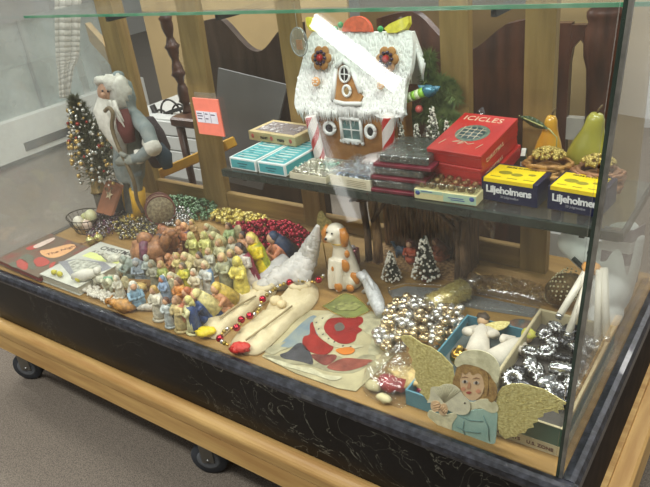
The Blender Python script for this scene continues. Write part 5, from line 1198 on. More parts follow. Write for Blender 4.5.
# ------------------------------------------------------------------ dough dolls with bead string
DOU = mat((214, 200, 162), 0.8, 0, 0.1, 20, 0.5, c2=(194, 178, 138))
def doll(label, outl, ringc, seam, tip_c, tip):
    P_ = pxl(outl, 0.01); c = sum(P_, Vector())/len(P_)
    t = thing('cloth_doll', label, 'doll', (c.x, c.y, D0))
    q = MB(); pillow(q, P_, 0.026, 9, 0.6); q.build('body', DOU, t, True)
    q = MB(); rc = Z(*ringc, 0.02); q.tube([(rc.x + 0.028*math.cos(a), rc.y + 0.022*math.sin(a), 0.03) for a in [i*PI/10 for i in range(21)]], 0.009, 10); q.build('arm_loop', DOU, t, True)
    q = MB()
    for s_ in seam: q.tube([Z(x, y, 0.034) for x, y in s_], 0.003, 6)
    q.build('seam', mat((170, 152, 110), 0.8), t, True)
    p = Z(*tip_c, 0.012); q = MB()
    for i in range(9): a = i*2.4; q.ball((p.x + 0.016*math.cos(a)*(i/9), p.y + 0.014*math.sin(a)*(i/9), 0.014 + 0.003*(i % 3)), (0.018, 0.014, 0.011), 12, 8, 0.5)
    q.build('rosette', tip, t, True)
doll('left cream dough doll with a yellow rosette', [(202, 322), (213, 311), (231, 299), (248, 291), (256, 283), (270, 281), (277, 286), (272, 296), (258, 305), (245, 316), (230, 328), (218, 337), (207, 334)], (264, 288), [[(220, 318), (236, 306), (256, 296)]], (206, 333), plain((226, 200, 28), 0.5))
doll('right cream dough doll with a red rosette', [(230, 342), (244, 329), (260, 315), (270, 306), (278, 303), (288, 290), (302, 281), (316, 285), (318, 297), (309, 309), (296, 318), (281, 334), (264, 349), (254, 353), (240, 350)], (300, 287), [[(246, 340), (268, 324), (292, 306)]], (240, 349), plain((196, 40, 26), 0.5))
q = MB(); q.ball(Z(276, 301, 0.035), (0.02, 0.018, 0.015), 12, 8, 0.2); q.ball(Z(282, 304, 0.034), (0.014, 0.014, 0.011), 12, 8, 0.2); tag(q.build('pale_rose', plain((216, 196, 150), 0.6)), 'pale cream rose resting between the two dough dolls', 'rose')
t = thing('bead_string', 'string of red and gold beads laid across the two dough dolls', 'bead string', Z(250, 318, 0.03))
pth = smooth_path([Z(190 + x/4.43, 260 + y/4.43, 0.037) for x, y in ((590, 70), (560, 95), (480, 92), (442, 102), (400, 112), (355, 145), (322, 176), (300, 230), (262, 252), (230, 268), (207, 302), (160, 308), (133, 350), (165, 375))], 8)
for p in pth:
    pass
acc = 0; last = pth[0]; pos = [last.copy()]
for p in pth[1:]:
    d = (p - last).length; acc += d
    if acc > 0.0098: pos.append(p.copy()); acc = 0
    last = p
bigs = [Z(190 + x/4.43, 260 + y/4.43, 0.037) for x, y in ((570, 90), (442, 102), (322, 176), (265, 250), (228, 267), (207, 302), (133, 350))]
q = MB(); q.tube([p + Vector((0, 0, -0.001)) for p in pth], 0.0012, 5); q.build('thread', GOLD, t, True)
k = 0
for p in pos:
    if min((p - b_).length for b_ in bigs) < 0.014: continue
    k += 1; q = MB(); q.ball(p, 0.0062 if k % 3 else 0.0045, 10, 7); q.build('bead', (GOLD, SILVER, plain((150, 130, 60), 0.28, 0.5))[k % 3], t, True)
for b_ in bigs: q = MB(); q.ball(b_ + Vector((0, 0, 0.002)), 0.0105, 14, 9); q.build('red_bead', plain((168, 24, 46), 0.15, 0.8), t, True)

# ------------------------------------------------------------------ printed card
K = 260; 
def cp(pts, k=4.637, ox=260, oy=290): return [(ox + x/k, oy + y/k) for x, y in pts]
card = pxl([(262, 357), (296, 321), (310, 311), (372, 312), (392, 324), (404, 346), (384, 366), (356, 392), (338, 389), (296, 374)])
t = thing('printed_card', 'old printed christmas card with red hat and fur lying on the case floor', 'card', sum(card, Vector())/len(card))
def layer(name, pts, z, m, par, k=3):
    P_ = [Z(x, y, z) for x, y in cp(pts)]
    if k > 1: P_ = smooth_loop(P_, k)
    q = MB(); q.slab(P_, (0, 0, 0.0004)); return q.build(name, m, par, True)
q = MB(); q.slab([p + Vector((0, 0, 0.0008)) for p in card], (0, 0, 0.002)); cd = q.build('sheet', mat((182, 172, 134), 0.7, 0, 0.12, 14, c2=(152, 144, 112), spec=0.25), t, True)
layer('printed_sky', [(60, 290), (130, 215), (215, 135), (260, 120), (280, 180), (240, 250), (160, 260)], 0.0032, mat((104, 124, 136), 0.75, 0, 0.1, 14, c2=(140, 146, 136), spec=0.2), cd)
layer('printed_fur', [(10, 300), (90, 330), (150, 345), (230, 350), (290, 370), (330, 380), (430, 385), (500, 350), (540, 310), (480, 300), (420, 330), (340, 300), (250, 345), (150, 320), (110, 310)], 0.0032, mat((156, 150, 120), 0.75, 0, 0.2, 30, spec=0.2), cd)
layer('printed_red_hat', [(196, 240), (205, 215), (230, 205), (232, 160), (248, 150), (260, 200), (300, 240), (336, 252), (338, 275), (310, 298), (270, 298), (235, 288), (205, 270)], 0.0037, mat((150, 38, 30), 0.75, 0, 0.15, 30, spec=0.2), cd)
layer('printed_red_coat', [(300, 160), (320, 135), (360, 128), (410, 128), (470, 125), (478, 150), (455, 170), (475, 185), (450, 205), (440, 235), (400, 250), (350, 240), (312, 205), (296, 185)], 0.0037, mat((146, 32, 28), 0.75, 0, 0.15, 30, spec=0.2), cd)
layer('printed_ermine', [(246, 150), (262, 125), (300, 112), (345, 115), (300, 150), (300, 190), (330, 225), (380, 252), (450, 255), (480, 262), (420, 272), (350, 265), (310, 245), (268, 205)], 0.0041, mat((190, 182, 148), 0.75, 0, 0.15, 40, spec=0.2), cd)
layer('printed_grey_mitten', [(92, 300), (130, 285), (170, 250), (200, 250), (236, 296), (245, 345), (200, 335), (150, 325), (110, 318)], 0.0037, mat((72, 72, 76), 0.75, 0, 0.2, 30, spec=0.2), cd)
layer('printed_orange', [(350, 278), (380, 268), (420, 265), (440, 278), (425, 295), (390, 300), (365, 292)], 0.0045, mat((196, 116, 42), 0.75, spec=0.2), cd)
layer('printed_pink', [(232, 300), (300, 300), (350, 300), (352, 320), (310, 350), (270, 335)], 0.0035, mat((128, 66, 58), 0.75, 0, 0.25, 30, spec=0.2), cd)
layer('printed_pink', [(310, 360), (350, 330), (400, 315), (460, 320), (520, 325), (500, 345), (430, 370), (370, 376)], 0.0041, mat((142, 78, 64), 0.75, 0, 0.25, 30, spec=0.2), cd)
layer('printed_feather', [(470, 130), (520, 110), (570, 140), (590, 180), (560, 250), (550, 300), (500, 290), (520, 220), (480, 190)], 0.0035, mat((186, 180, 146), 0.75, 0, 0.2, 30, spec=0.2), cd)
q = MB()
for (x, y) in ((262, 150), (272, 180), (292, 205), (318, 225), (345, 240), (385, 258), (290, 130), (420, 262)): q.ball(Z(*cp([(x, y)])[0], 0.0047), (0.0022, 0.004, 0.0006), 7, 4)
q.build('printed_ermine_spots', plain((40, 40, 40)), cd, True)
layer('printed_grey_patch', [(345, 165), (372, 150), (392, 168), (385, 185), (355, 190)], 0.0045, plain((92, 84, 76), 0.4), cd)
layer('printed_fur_waves', [(30, 312), (100, 330), (170, 352), (240, 362), (300, 392), (380, 402), (340, 420), (260, 396), (180, 372), (90, 346)], 0.0039, mat((196, 190, 158), 0.75, 0, 0.15, 40, spec=0.2), cd)
layer('printed_fur_waves', [(20, 280), (80, 250), (120, 240), (95, 262), (130, 268), (90, 284), (60, 300)], 0.0039, mat((166, 160, 130), 0.75, 0, 0.15, 40, spec=0.2), cd)

# green card
t = thing('leaf_card', 'green leaf shaped card edged with gold dots above the printed card', 'card', Z(348, 305))
L1 = [(290, 75), (320, 60), (370, 25), (400, 15), (440, 28), (480, 60), (512, 95), (490, 108), (440, 128), (400, 130), (350, 110)]
q = MB(); q.slab([Z(x, y, 0.004) for x, y in cp(L1)], (0, 0, 0.0025)); lc = q.build('leaf', mat((128, 136, 72), 0.4, 0, 0.15, 30, c2=(104, 110, 62)), t, True)
q = MB(); ed = [Z(x, y, 0.0075) for x, y in cp(L1)] + [Z(*cp([L1[0]])[0], 0.0075)]
for a, b_ in zip(ed[:-1], ed[1:]):
    n = max(2, int((b_ - a).length/0.005))
    for i in range(n): q.ball(a.lerp(b_, i/n)*1.0, 0.0017, 6, 4)
q.build('gold_dots', GOLD, lc, True)
q = MB(); q.slab([Z(x, y, 0.0075) for x, y in cp([(330, 80), (380, 55), (440, 55), (470, 75), (440, 95), (370, 95)])], (0, 0, 0.0006)); q.build('inner_panel', mat((152, 156, 92), 0.5, 0, 0.3, 90), lc, True)

# ------------------------------------------------------------------ plastic bag with red ornament
BAGG = glass('bag2', (0.93, 0.93, 0.92), 0.1, 0.08, bump=0.35, bscale=26, dust_haze=0.015)
t = thing('bagged_ornament', 'red and straw ornament in a crumpled clear plastic bag at the front', 'ornament', Z(393, 385))
q = MB(); q.ball(Z(390, 383, 0.022), (0.028, 0.024, 0.018), 16, 10, 0.3); q.ball(Z(399, 384, 0.02), (0.024, 0.02, 0.016), 14, 9, 0.3); q.build('red_flower', mat((168, 22, 22), 0.4, 0, 0.2, 40), t, True)
q = MB(); p0 = Z(402, 388, 0.02)
for i in range(14): a = math.radians(20 + i*10); e = p0 + Vector((math.cos(a)*0.06, math.sin(a)*0.065, 0.012)); q.tube([p0, p0.lerp(e, 0.5) + Vector((0, 0, 0.01)), e], [0.005, 0.007, 0.004], 6)
q.build('straw', mat((206, 180, 120), 0.6, 0, 0.2, 80), t, True)
q = MB(); q.ball(Z(374, 386, 0.012), (0.02, 0.016, 0.01), 10, 7, 0.4); q.ball(Z(384, 398, 0.012), (0.02, 0.012, 0.01), 10, 7, 0.4); q.build('pale_leaf', plain((206, 196, 150), 0.6), t, True)
q = MB(); pillow(q, pxl([(362, 386), (372, 372), (390, 362), (406, 356), (414, 368), (412, 390), (404, 408), (388, 404), (370, 398)]), 0.048, 8, 0.5); q.build('clear_bag', BAGG, t, True)

# ------------------------------------------------------------------ stable
st = thing('nativity_stable', 'dark rustic wooden stable under the glass shelf', 'stable', (-0.62, 0.63, 0.0))
BARK = mat((120, 92, 62), 0.85, 0, 0.35, 14, 0.6, c2=(72, 54, 36), stretch=(6, 6, 1), bscale=50); BARK2 = mat((170, 134, 88), 0.8, 0, 0.35, 20, 0.5, c2=(110, 82, 50), stretch=(5, 5, 1), bscale=50)
q = MB()
for i in range(26):
    x = -0.775 + i*0.012; q.tube([(x, 0.688, 0.002), (x + U(-.001, .001), 0.688, 0.245)], 0.0065, 6)
q.build('back_wall', BARK2, st, True)
q = MB(); q.box((-0.785, 0.56, 0.001), (-0.455, 0.695, 0.005)); q.build('floor_board', BARK2, st, True)
for (x, y, r) in ((-0.772, 0.57, 0.012), (-0.74, 0.575, 0.016), (-0.47, 0.575, 0.014), (-0.475, 0.67, 0.012)):
    q = MB(); q.tube([(x, y, 0.005), (x + 0.004, y, 0.1), (x - 0.003, y, 0.19), (x, y, 0.25)], [r, r*0.85, r*0.95, r*0.8], 9); q.build('post', BARK2 if x > -0.76 and x < -0.7 else BARK, st, True)
q = MB()
for i in range(7): q.box((-0.464, 0.575 + i*0.016, 0.006), (-0.456, 0.59 + i*0.016, 0.235 + U(-.005, .005)))
q.build('side_wall', BARK, st, True)
q = MB(); 
for a, c, r in (((-0.79, 0.562, 0.212), (-0.6, 0.56, 0.252), 0.008), ((-0.6, 0.56, 0.252), (-0.455, 0.56, 0.205), 0.008), ((-0.74, 0.56, 0.15), (-0.68, 0.56, 0.235), 0.006), ((-0.47, 0.56, 0.17), (-0.54, 0.56, 0.235), 0.006), ((-0.455, 0.562, 0.1), (-0.44, 0.562, 0.2), 0.009)): q.tube([a, c], r, 7)
q.build('braces', BARK, st, True)
for s_, (xa, za, xb, zb) in enumerate(((-0.81, 0.205, -0.62, 0.268), (-0.62, 0.268, -0.43, 0.205))):
    q = MB(); q.slab([(xa, 0.55, za), (xb, 0.55, zb), (xb, 0.7, zb), (xa, 0.7, za)], (0, 0, 0.008)); q.build('roof_panel', mat((96, 78, 54), 0.8, 0, 0.35, 16, 0.4, c2=(60, 46, 30)), st, True)
q = MB(); q.tube([(-0.452, 0.56, 0.01), (-0.44, 0.552, 0.07), (-0.45, 0.558, 0.14)], [0.01, 0.012, 0.008], 7); q.build('branch', BARK, st, True)
figurine('kneel', 412, 264, .075, (170, 76, 48), 'rust red kneeling figurine inside the dark stable', (150, 70, 50), (120, 60, 46), 0, None, None, 10).location.z = 0.0055
figurine('kneel', 440, 262, .07, (176, 96, 60), 'orange brown kneeling figurine at the right inside the stable', (160, 84, 50), (130, 80, 56), 0, None, None, -40).location.z = 0.0055
figurine('lamb', 402, 259, .045, (44, 70, 92), 'dark blue donkey figurine at the left inside the stable', None, None, 0, None, 'donkey_figurine', 0).location.z = 0.0055
FR = mat((50, 62, 46), 0.8)
c = Z(392, 281); brush_tree('shorter green bottle brush tree with snowy tip before the stable', (c.x, c.y, D0), 0.1, 0.03, FR, group='bottle brush trees by the stable', base=plain((150, 120, 90)))
c = Z(426, 280); brush_tree('taller green bottle brush tree on red base before the stable', (c.x, c.y, D0), 0.145, 0.04, FR, group='bottle brush trees by the stable', base=plain((130, 60, 44)))

# ------------------------------------------------------------------ tinsel roll in bag, flat plastic tray
t = thing('tinsel_roll', 'roll of gold tinsel in clear plastic behind the silver beads', 'tinsel', Z(448, 300))
a = Z(432, 306, 0.03); c = Z(465, 288, 0.035)
q = MB(); q.tube([a, c], [0.026, 0.026], 16)
d = (c - a)
for _ in range(1500):
    p = a.lerp(c, U(0, 1)); nrm = Vector((U(-1, 1), U(-1, 1), U(-1, 1))); nrm = (nrm - d.normalized()*nrm.dot(d.normalized())).normalized(); p0 = p + nrm*0.024; e = p0 + nrm*0.008 + Vector((U(-.006, .006), U(-.006, .006), 0)); s_ = d.normalized()*0.0014
    q._f([q._v(p0 - s_), q._v(p0 + s_), q._v(e)], False)
q.build('gold_tinsel', mat((226, 212, 140), 0.3, 0.4, 0.35, 160, c2=(186, 168, 96)), t, True)
q = MB(); q.tube([Z(470, 285, 0.04), Z(474, 280, 0.05), Z(477, 275, 0.06)], [0.024, 0.01, 0.02], 12); q.tube([a - d*0.25, a, c, c + d*0.18], [0.012, 0.034, 0.034, 0.012], 16); q.build('clear_wrap', BAGG, t, True)
t = thing('plastic_tray', 'shallow clear plastic tray in front of the stable', 'tray', Z(420, 296))
trp = pxl([(388, 292), (405, 287), (440, 289), (478, 297), (540, 310), (532, 318), (480, 310), (440, 302), (398, 306)])
q = MB(); q.slab([p + Vector((0, 0, 0.001)) for p in trp], (0, 0, 0.002)); q.build('base', glass('gtray', (0.7, 0.72, 0.72), 0.1, 0.1, bump=0.2, bscale=10, dust_haze=0.35, dust_haze_col=(0.6, 0.62, 0.62)), t, True)
q = MB(); q.tube([p + Vector((0, 0, 0.012)) for p in trp] + [trp[0] + Vector((0, 0, 0.012))], 0.003, 6); q.build('rim', BAGG, t, True)
# gold tinsel on the floor, mesh cone
t = thing('tinsel_garland', 'loose gold tinsel in clear film along the back right of the floor', 'tinsel', Z(505, 292))
q = MB(); P_ = [Z(478, 286), Z(500, 288), Z(525, 292), Z(545, 298)]
for _ in range(1500):
    k = U(0, 2.99); i = int(k); p = P_[i].lerp(P_[i+1], k - i) + Vector((U(-.02, .02), U(-.035, .035), U(0.002, 0.016))); dd = Vector((U(-1, 1), U(-1, 1), U(0, 1))).normalized()*0.016; s_ = dd.orthogonal().normalized()*0.001
    q._f([q._v(p - s_), q._v(p + s_), q._v(p + dd)], False)
q.build('strands', mat((186, 150, 84), 0.25, 0.6, 0.35, 160, c2=(120, 94, 50)), t, True)
q = MB(); pillow(q, pxl([(472, 282), (500, 280), (530, 286), (552, 296), (545, 306), (510, 300), (478, 294)]), 0.022, 6, 0.6); q.build('film', BAGG, t, True)
t = thing('mesh_pouch', 'gold mesh pouch with pale dots beside the snowman', 'pouch', Z(562, 297))
a = Z(548, 300, 0.02); c = Y(577, 279, 0.545)
q = MB(); q.tube([a, a.lerp(c, 0.3), a.lerp(c, 0.7), c], [0.012, 0.036, 0.038, 0.018], 16); q.build('mesh', mat((120, 98, 58), 0.4, 0.5, 0.3, 160, 0.5, c2=(84, 66, 40)), t, True)
q = MB(); d = (c - a).normalized()
for i in range(9):
    for j in range(16):
        p = a.lerp(c, 0.08 + i*0.105); u = 0.08 + i*0.105; rr = 0.012 + (0.027)*min(1, math.sin(min(1, u*1.2)*PI*0.62)); s1 = d.orthogonal().normalized(); s2 = d.cross(s1); an = 2*PI*(j + 0.5*(i % 2))/16
        q.ball(p + (s1*math.cos(an) + s2*math.sin(an))*rr, 0.0028, 6, 4)
o = q.build('dots', plain((206, 196, 156), 0.4), t, True); o['kind'] = 'stuff'
for (x, y, r, lab) in ((553, 301, 0.02, 'left one of the orange balls beside the mesh pouch'), (564, 303, 0.018, 'right one of the orange balls beside the mesh pouch')):
    p = Z(x, y); t = thing('orange_ball', lab, 'ball', p); q = MB(); q.ball((p.x, p.y, r), r, 14, 9); q.build('ball', plain((206, 132, 60), 0.3, 0.2), t, True); q = MB(); q.lathe([(0.005, 2*r - 0.001), (0.004, 2*r + 0.005)], 8, (p.x, p.y, 0)); q.build('cap', GOLD, t, True)

# ------------------------------------------------------------------ blue box with angel dolls
def tray2(label, x0, x1, y0, y1, h, mo, mi_, wt=0.004, name='open_box'):
    t = thing(name, label, 'box', ((x0+x1)/2, (y0+y1)/2, D0))
    q = MB(); q.box((x0, y0, D0), (x1, y0 + wt, h)); q.box((x0, y1 - wt, D0), (x1, y1, h)); q.box((x0, y0 + wt, D0), (x0 + wt, y1 - wt, h)); q.box((x1 - wt, y0 + wt, D0), (x1, y1 - wt, h)); q.build('wall', mo, t, True)
    q = MB(); q.box((x0 + wt, y0 + wt, D0), (x1 - wt, y1 - wt, 0.004)); q.build('bottom', mi_, t, True)
    return t
BLB = plain((84, 136, 150), 0.55)
tray2('open blue box holding the white angel dolls and red berries', -0.352, -0.192, 0.045, 0.37, 0.042, BLB, plain((110, 120, 116), 0.6))
def angel_doll(label, head, feet, hairc, wing):
    h_ = Z(*head, 0.05); f_ = Z(*feet, 0.03); d = f_ - h_; t = thing('angel_doll', label, 'doll', (h_ + f_)/2 - Vector((0, 0, 0.03)), group='white angel dolls in the blue box')
    W2 = mat((220, 212, 194), 0.85, 0, 0.08, 30, 0.3)
    q = MB(); q.tube([h_ + d*0.15, h_ + d*0.3, h_ + d*0.6, f_], [0.009, 0.019, 0.024, 0.031], 14); sd = d.cross(Vector((0, 0, 1))).normalized()
    for s_ in (-1, 1): q.tube([h_ + d*0.25 + sd*s_*0.012, h_ + d*0.42 + sd*s_*0.034 + Vector((0, 0, .006)), h_ + d*0.55 + sd*s_*0.02 + Vector((0, 0, .02))], [0.011, 0.012, 0.008], 9)
    q.build('gown', W2, t, True)
    q = MB(); q.ball(h_, (0.014, 0.014, 0.015), 14, 9); q.build('head', plain((206, 172, 132), 0.5), t, True)
    q = MB(); q.ball(h_ - d.normalized()*0.006 + Vector((0, 0, 0.003)), (0.016, 0.016, 0.014), 12, 8, 0.5); q.build('hair', plain(hairc, 0.6), t, True)
    if wing:
        q = MB(); w0 = h_ + d*0.2; q.slab(smooth_loop([w0, w0 - sd*0.02 + Vector((0, 0.02, 0.004)), w0 - sd*0.055 + Vector((0, 0.03, 0.002)), w0 - sd*0.05 + Vector((0, 0, 0)), w0 - sd*0.025 - Vector((0, 0.01, 0))], 3), (0, 0, 0.003)); q.build('wing', GOLDFOIL, t, True)
angel_doll('white angel doll with dark hair and gold wing in the blue box', (483, 321), (477, 356), (70, 58, 44), True)
angel_doll('white angel doll with yellow hair beside the ornament box', (527, 337), (494, 362), (190, 186, 80), False)
p = Z(512, 327, 0.02); q = MB(); q.lathe([(0.02, D0), (0.036, 0.012), (0.04, 0.02), (0.036, 0.02), (0.02, 0.006)], 20, (-0.22, 0.41, 0), 1, 0.8); tag(q.build('small_dish', mat((70, 84, 84), 0.3, 0, 0.4, 50, c2=(120, 90, 70))), 'dark teal dish behind the white angel dolls', 'dish')
t = thing('gold_bauble', 'large gold glass bauble behind the paper angel hat', 'bauble', Z(461, 356, 0.0))
p = Z(460, 357, 0.035); q = MB(); q.ball(p, 0.024, 24, 16); q.build('glass_ball', plain((176, 140, 60), 0.12, 1.0), t, True)
q = MB(); q.lathe([(0.007, 0.022), (0.007, 0.03), (0.003, 0.033)], 12, p); q.build('cap', GOLD, t, True)
for i, (x, y, r, cc, lab) in enumerate(((416, 397, 0.009, (40, 44, 84), 'dark blue berry at the front of the blue box'), (423, 400, 0.012, (170, 24, 36), 'large red berry at the front of the blue box'), (431, 404, 0.01, (150, 24, 40), 'small red berry nearest the paper angel sleeve'), (420, 391, 0.009, (110, 24, 50), 'purple berry at the left inside the blue box'))):
    p = Z(x, y, 0.022); q = MB(); q.ball((max(p.x, -0.338), max(p.y, 0.06), 0.018 + r*0.5), r, 12, 8); tag(q.build('glass_berry', plain(cc, 0.2, 0.3)), lab, 'berry', 'berries in the blue box')

# ------------------------------------------------------------------ silver ornaments box
x0, x1, y0, y1, hb = -0.186, -0.012, 0.05, 0.425, 0.072
tb = thing('ornament_box', 'large open green and cream box full of silver ornaments at the right', 'box', (-0.1, 0.24, D0))
GB_ = plain((62, 92, 76), 0.5); TN = mat((190, 178, 142), 0.6, 0, 0.08, 20)
q = MB(); wt = 0.004
q.box((x0, y0, 0.026), (x1, y0 + wt, hb)); q.box((x0, y1 - wt, 0.026), (x1, y1, hb)); q.box((x0, y0 + wt, 0.026), (x0 + wt, y1 - wt, hb)); q.box((x1 - wt, y0 + wt, 0.026), (x1, y1 - wt, hb)); q.build('green_sides', GB_, tb, True)
q = MB(); q.box((x0 - 0.001, y0 - 0.001, D0), (x1 + 0.001, y1 + 0.001, 0.0255)); ln = q.build('cream_base', TN, tb, True)
q = MB(); w2 = 0.0015
q.box((x0 - 0.0008, y0 - 0.0008, hb), (x1 + 0.0008, y0 + wt, hb + 0.0015)); q.box((x0 - 0.0008, y1 - wt, hb), (x1 + 0.0008, y1 + 0.0008, hb + 0.0015)); q.box((x0 - 0.0008, y0 + wt, hb), (x0 + wt, y1 - wt, hb + 0.0015)); q.box((x1 - wt, y0 + wt, hb), (x1 + 0.0008, y1 - wt, hb + 0.0015))
q.box((x0 + wt, y0 + wt, 0.026), (x0 + wt + w2, y1 - wt, hb)); q.box((x0 + wt + w2, y1 - wt - w2, 0.026), (x1 - wt, y1 - wt, hb)); q.box((x1 - wt - w2, y0 + wt, 0.026), (x1 - wt, y1 - wt - w2, hb)); q.build('cream_rim', TN, tb, True)
text('ORNAMENTS    U.S. ZONE', 'lettering', plain((96, 60, 44)), ln, 0.0115, Matrix.Translation((x0 + 0.022, y0 - 0.0016, 0.009)) @ R2(90, 'X'), 0.0003)
q = MB(); q.box((x0 + wt, y0 + wt, 0.026), (x1 - wt, y1 - wt, 0.034)); q.build('grey_lining', plain((84, 80, 74), 0.8), tb, True)
SIL = plain((176, 176, 174), 0.2, 0.95); DSIL = plain((84, 84, 86), 0.24, 0.9)
def reflector(label, x, y, z, r, tilt, az, m=SIL, name='silver_ornament'):
    t = thing(name, label, 'ornament', (x, y, z), math.radians(az), 'silver ornaments in the open box', rx_=math.radians(tilt))
    q = MB(); q.lathe([(r*0.12, r*0.05), (r*0.3, r*0.2), (r*0.55, r*0.38), (r*0.8, r*0.36), (r, r*0.1), (r*0.9, -r*0.3), (r*0.5, -r*0.6), (r*0.15, -r*0.72)], 60, (0, 0, 0), 1, 1, 0.12, 12); q.build('glass_ball', m, t)
    q = MB(); q.ball((0, 0, r*0.12), r*0.2, 10, 7); q.build('centre', DSIL, t)
    q = MB(); q.lathe([(r*0.14, -r*0.98), (r*0.14, -r*0.7)], 10); q.build('cap', STEEL, t)
    return t
def cone(label, x, y, z, r, L_, az, m=SIL):
    t = thing('silver_cone', label, 'ornament', (x, y, z), math.radians(az), 'silver ornaments in the open box', ry_=math.radians(90))
    q = MB(); pr = []
    for i in range(15): u = i/14; rr = r*math.sin(min(1, 0.12 + u*0.95)*PI)**0.6; pr.append((max(0.002, rr*(1 if i % 2 else 0.82)), (u - 0.5)*L_))
    q.lathe(pr, 20, (0, 0, 0), 1, 1, 0.05, 8); q.build('glass_cone', m, t); q = MB(); q.lathe([(0.005, L_*0.5), (0.005, L_*0.5 + 0.008)], 8); q.build('cap', STEEL, t)
orn = [(570, 340, 0.028, -10, 'flower shaped silver reflector uppermost near the corner post'), (513, 378, 0.025, 30, 'leftmost fluted silver reflector in the box'), (534, 367, 0.026, -30, 'fluted silver reflector behind the gold paper wing'), (523, 388, 0.024, 20, 'fluted silver reflector against the gold paper wing'), (546, 350, 0.022, 10, 'small silver reflector in the middle of the box'), (556, 326, 0.02, -20, 'silver reflector under the candle tips'), (592, 372, 0.026, 40, 'silver reflector against the glass at the right'), (538, 394, 0.022, -35, 'dark silver reflector near the front of the box'), (556, 390, 0.026, 25, 'silver reflector at the front right of the box'), (578, 318, 0.02, 0, 'small silver reflector at the back of the box'), (596, 344, 0.02, 10, 'small silver reflector at the back right of the box'), (530, 350, 0.02, -10, 'small dark silver reflector at the left side of the box'), (572, 398, 0.024, 0, 'silver reflector in the front right corner of the box'), (545, 333, 0.018, 25, 'tiny silver reflector at the back left of the box')]
orn += [(541, 378, 0.018, 30, 'small reflector between the ribbed cones and the paper wing'), (563, 356, 0.018, -25, 'small reflector just behind the large ribbed cone'), (580, 385, 0.02, 10, 'small reflector right of the front cones'), (553, 341, 0.018, 15, 'small dark reflector behind the middle of the box'), (510, 368, 0.018, 0, 'small dark reflector pressed to the left wall of the box')]
for i, (x, y, r, tl, lab) in enumerate(orn):
    p = Z(x, y, 0.06); px_ = min(max(p.x, x0 + 0.03), x1 - 0.03); py_ = min(max(p.y, y0 + 0.03), y1 - 0.03); reflector(lab, px_, py_, 0.056, r, tl, U(-90, 90), SIL if i % 3 else DSIL)
for (x, y, r, L_, az, lab) in ((566, 371, 0.02, 0.07, 10, 'large ribbed silver cone in the middle of the box'), (548, 381, 0.016, 0.055, 60, 'ribbed silver cone beside the large one'), (585, 352, 0.016, 0.055, -30, 'ribbed silver cone near the corner post'), (526, 362, 0.014, 0.05, -50, 'dark ribbed cone at the left of the box')):
    p = Z(x, y, 0.062); cone(lab, min(max(p.x, x0 + 0.05), x1 - 0.05), min(max(p.y, y0 + 0.05), y1 - 0.05), 0.064, r, L_, az)

# ------------------------------------------------------------------ candles
t = thing('candle_cluster', 'bunch of white candles with silver tips tied to the shelf above the box', 'candles', Y(597, 262, 0.4))
WAX = plain((224, 218, 200), 0.35)
kn = Y(592, 268, 0.4)
for (a, c) in (((586, 272), (558, 318)), ((590, 274), (567, 337)), ((600, 270), (597, 345)), ((604, 268), (607, 342))):
    a = Y(*a, 0.385 + U(-.01, .01)); c = Y(*c, 0.29); q = MB(); q.tube([a, a.lerp(c, 0.93)], [0.0085, 0.0075], 12); cd_ = q.build('candle', WAX, t, True)
    q = MB(); q.tube([a.lerp(c, 0.93), c], [0.0078, 0.0075], 10); q.build('silver_tip', SIL, cd_, True)
q = MB(); q.ball(kn, (0.022, 0.016, 0.014), 12, 8, 0.4); q.build('orange_knot', plain((206, 150, 80), 0.6), t, True)
q = MB(); q.tube([kn, Vector((kn.x - 0.01, 0.415, 0.296))], 0.0015, 6); q.build('string', plain((200, 180, 140), 0.7), t, True)

# ------------------------------------------------------------------ snowman and white block
q = MB(); q.bbox((-0.36, 0.965, FLOOR), (-0.12, 1.03, -0.0), 0.004); tag(q.build('white_block', WH), 'low white block behind the right end of the case', 'block')
t = thing('snowman', 'soft white snowman with striped scarf and dark twig arms in the back right corner', 'snowman', (-0.08, 0.62, D0))
def SN(x, y, yy=0.62): return Y(x, y, yy)
SNW = mat((228, 228, 222), 0.9, 0, 0.04, 20, 0.2)
q = MB(); q.ball((-0.066, 0.59, 0.062), (0.052, 0.075, 0.06), 24, 16); q.ball((-0.058, 0.53, 0.03), (0.042, 0.06, 0.028), 20, 12)
q.tube([(-0.064, 0.6, 0.06), (-0.058, 0.625, 0.13), (-0.056, 0.64, 0.2), (-0.062, 0.645, 0.225)], [0.05, 0.05, 0.048, 0.03], 20)
q.ball(SN(574, 243, 0.63), (0.042, 0.035, 0.04), 24, 16); q.tube([(-0.07, 0.62, 0.12), SN(588, 256, 0.62), SN(574, 246, 0.63)], [0.045, 0.04, 0.034], 16)
bo = q.build('body', SNW, t, True); r_ = bo.modifiers.new('r', 'REMESH'); r_.mode = 'VOXEL'; r_.voxel_size = 0.005; bo.modifiers.new('s', 'SMOOTH').iterations = 8
for i, (z0_, z1_, cc) in enumerate(((0.235, 0.205, (150, 138, 140)), (0.205, 0.175, (206, 200, 194)), (0.175, 0.145, (140, 126, 128)), (0.145, 0.118, (200, 194, 188)), (0.118, 0.08, (146, 130, 132)))):
    q = MB(); yy = lambda z: 0.575 + (z - 0.08)*0.12
    q.slab([(-0.093, yy(z0_), z0_), (-0.03, yy(z0_), z0_), (-0.03, yy(z1_), z1_), (-0.093, yy(z1_), z1_)], (0, 0.006, 0)); q.build('scarf_stripe', plain(cc, 0.9), t, True)
    q = MB(); q.slab([(-0.03, yy(z0_), z0_), (-0.014, yy(z0_) + 0.05, z0_), (-0.014, yy(z1_) + 0.05, z1_), (-0.03, yy(z1_), z1_)], (0.003, 0.002, 0)); q.build('scarf_stripe', plain(cc, 0.9), t, True)
for (x, y) in ((590, 253), (589, 265)):
    q = MB(); q.ball(SN(x, y, 0.565), 0.0075, 10, 7); q.build('button', plain((30, 30, 32)), t, True)
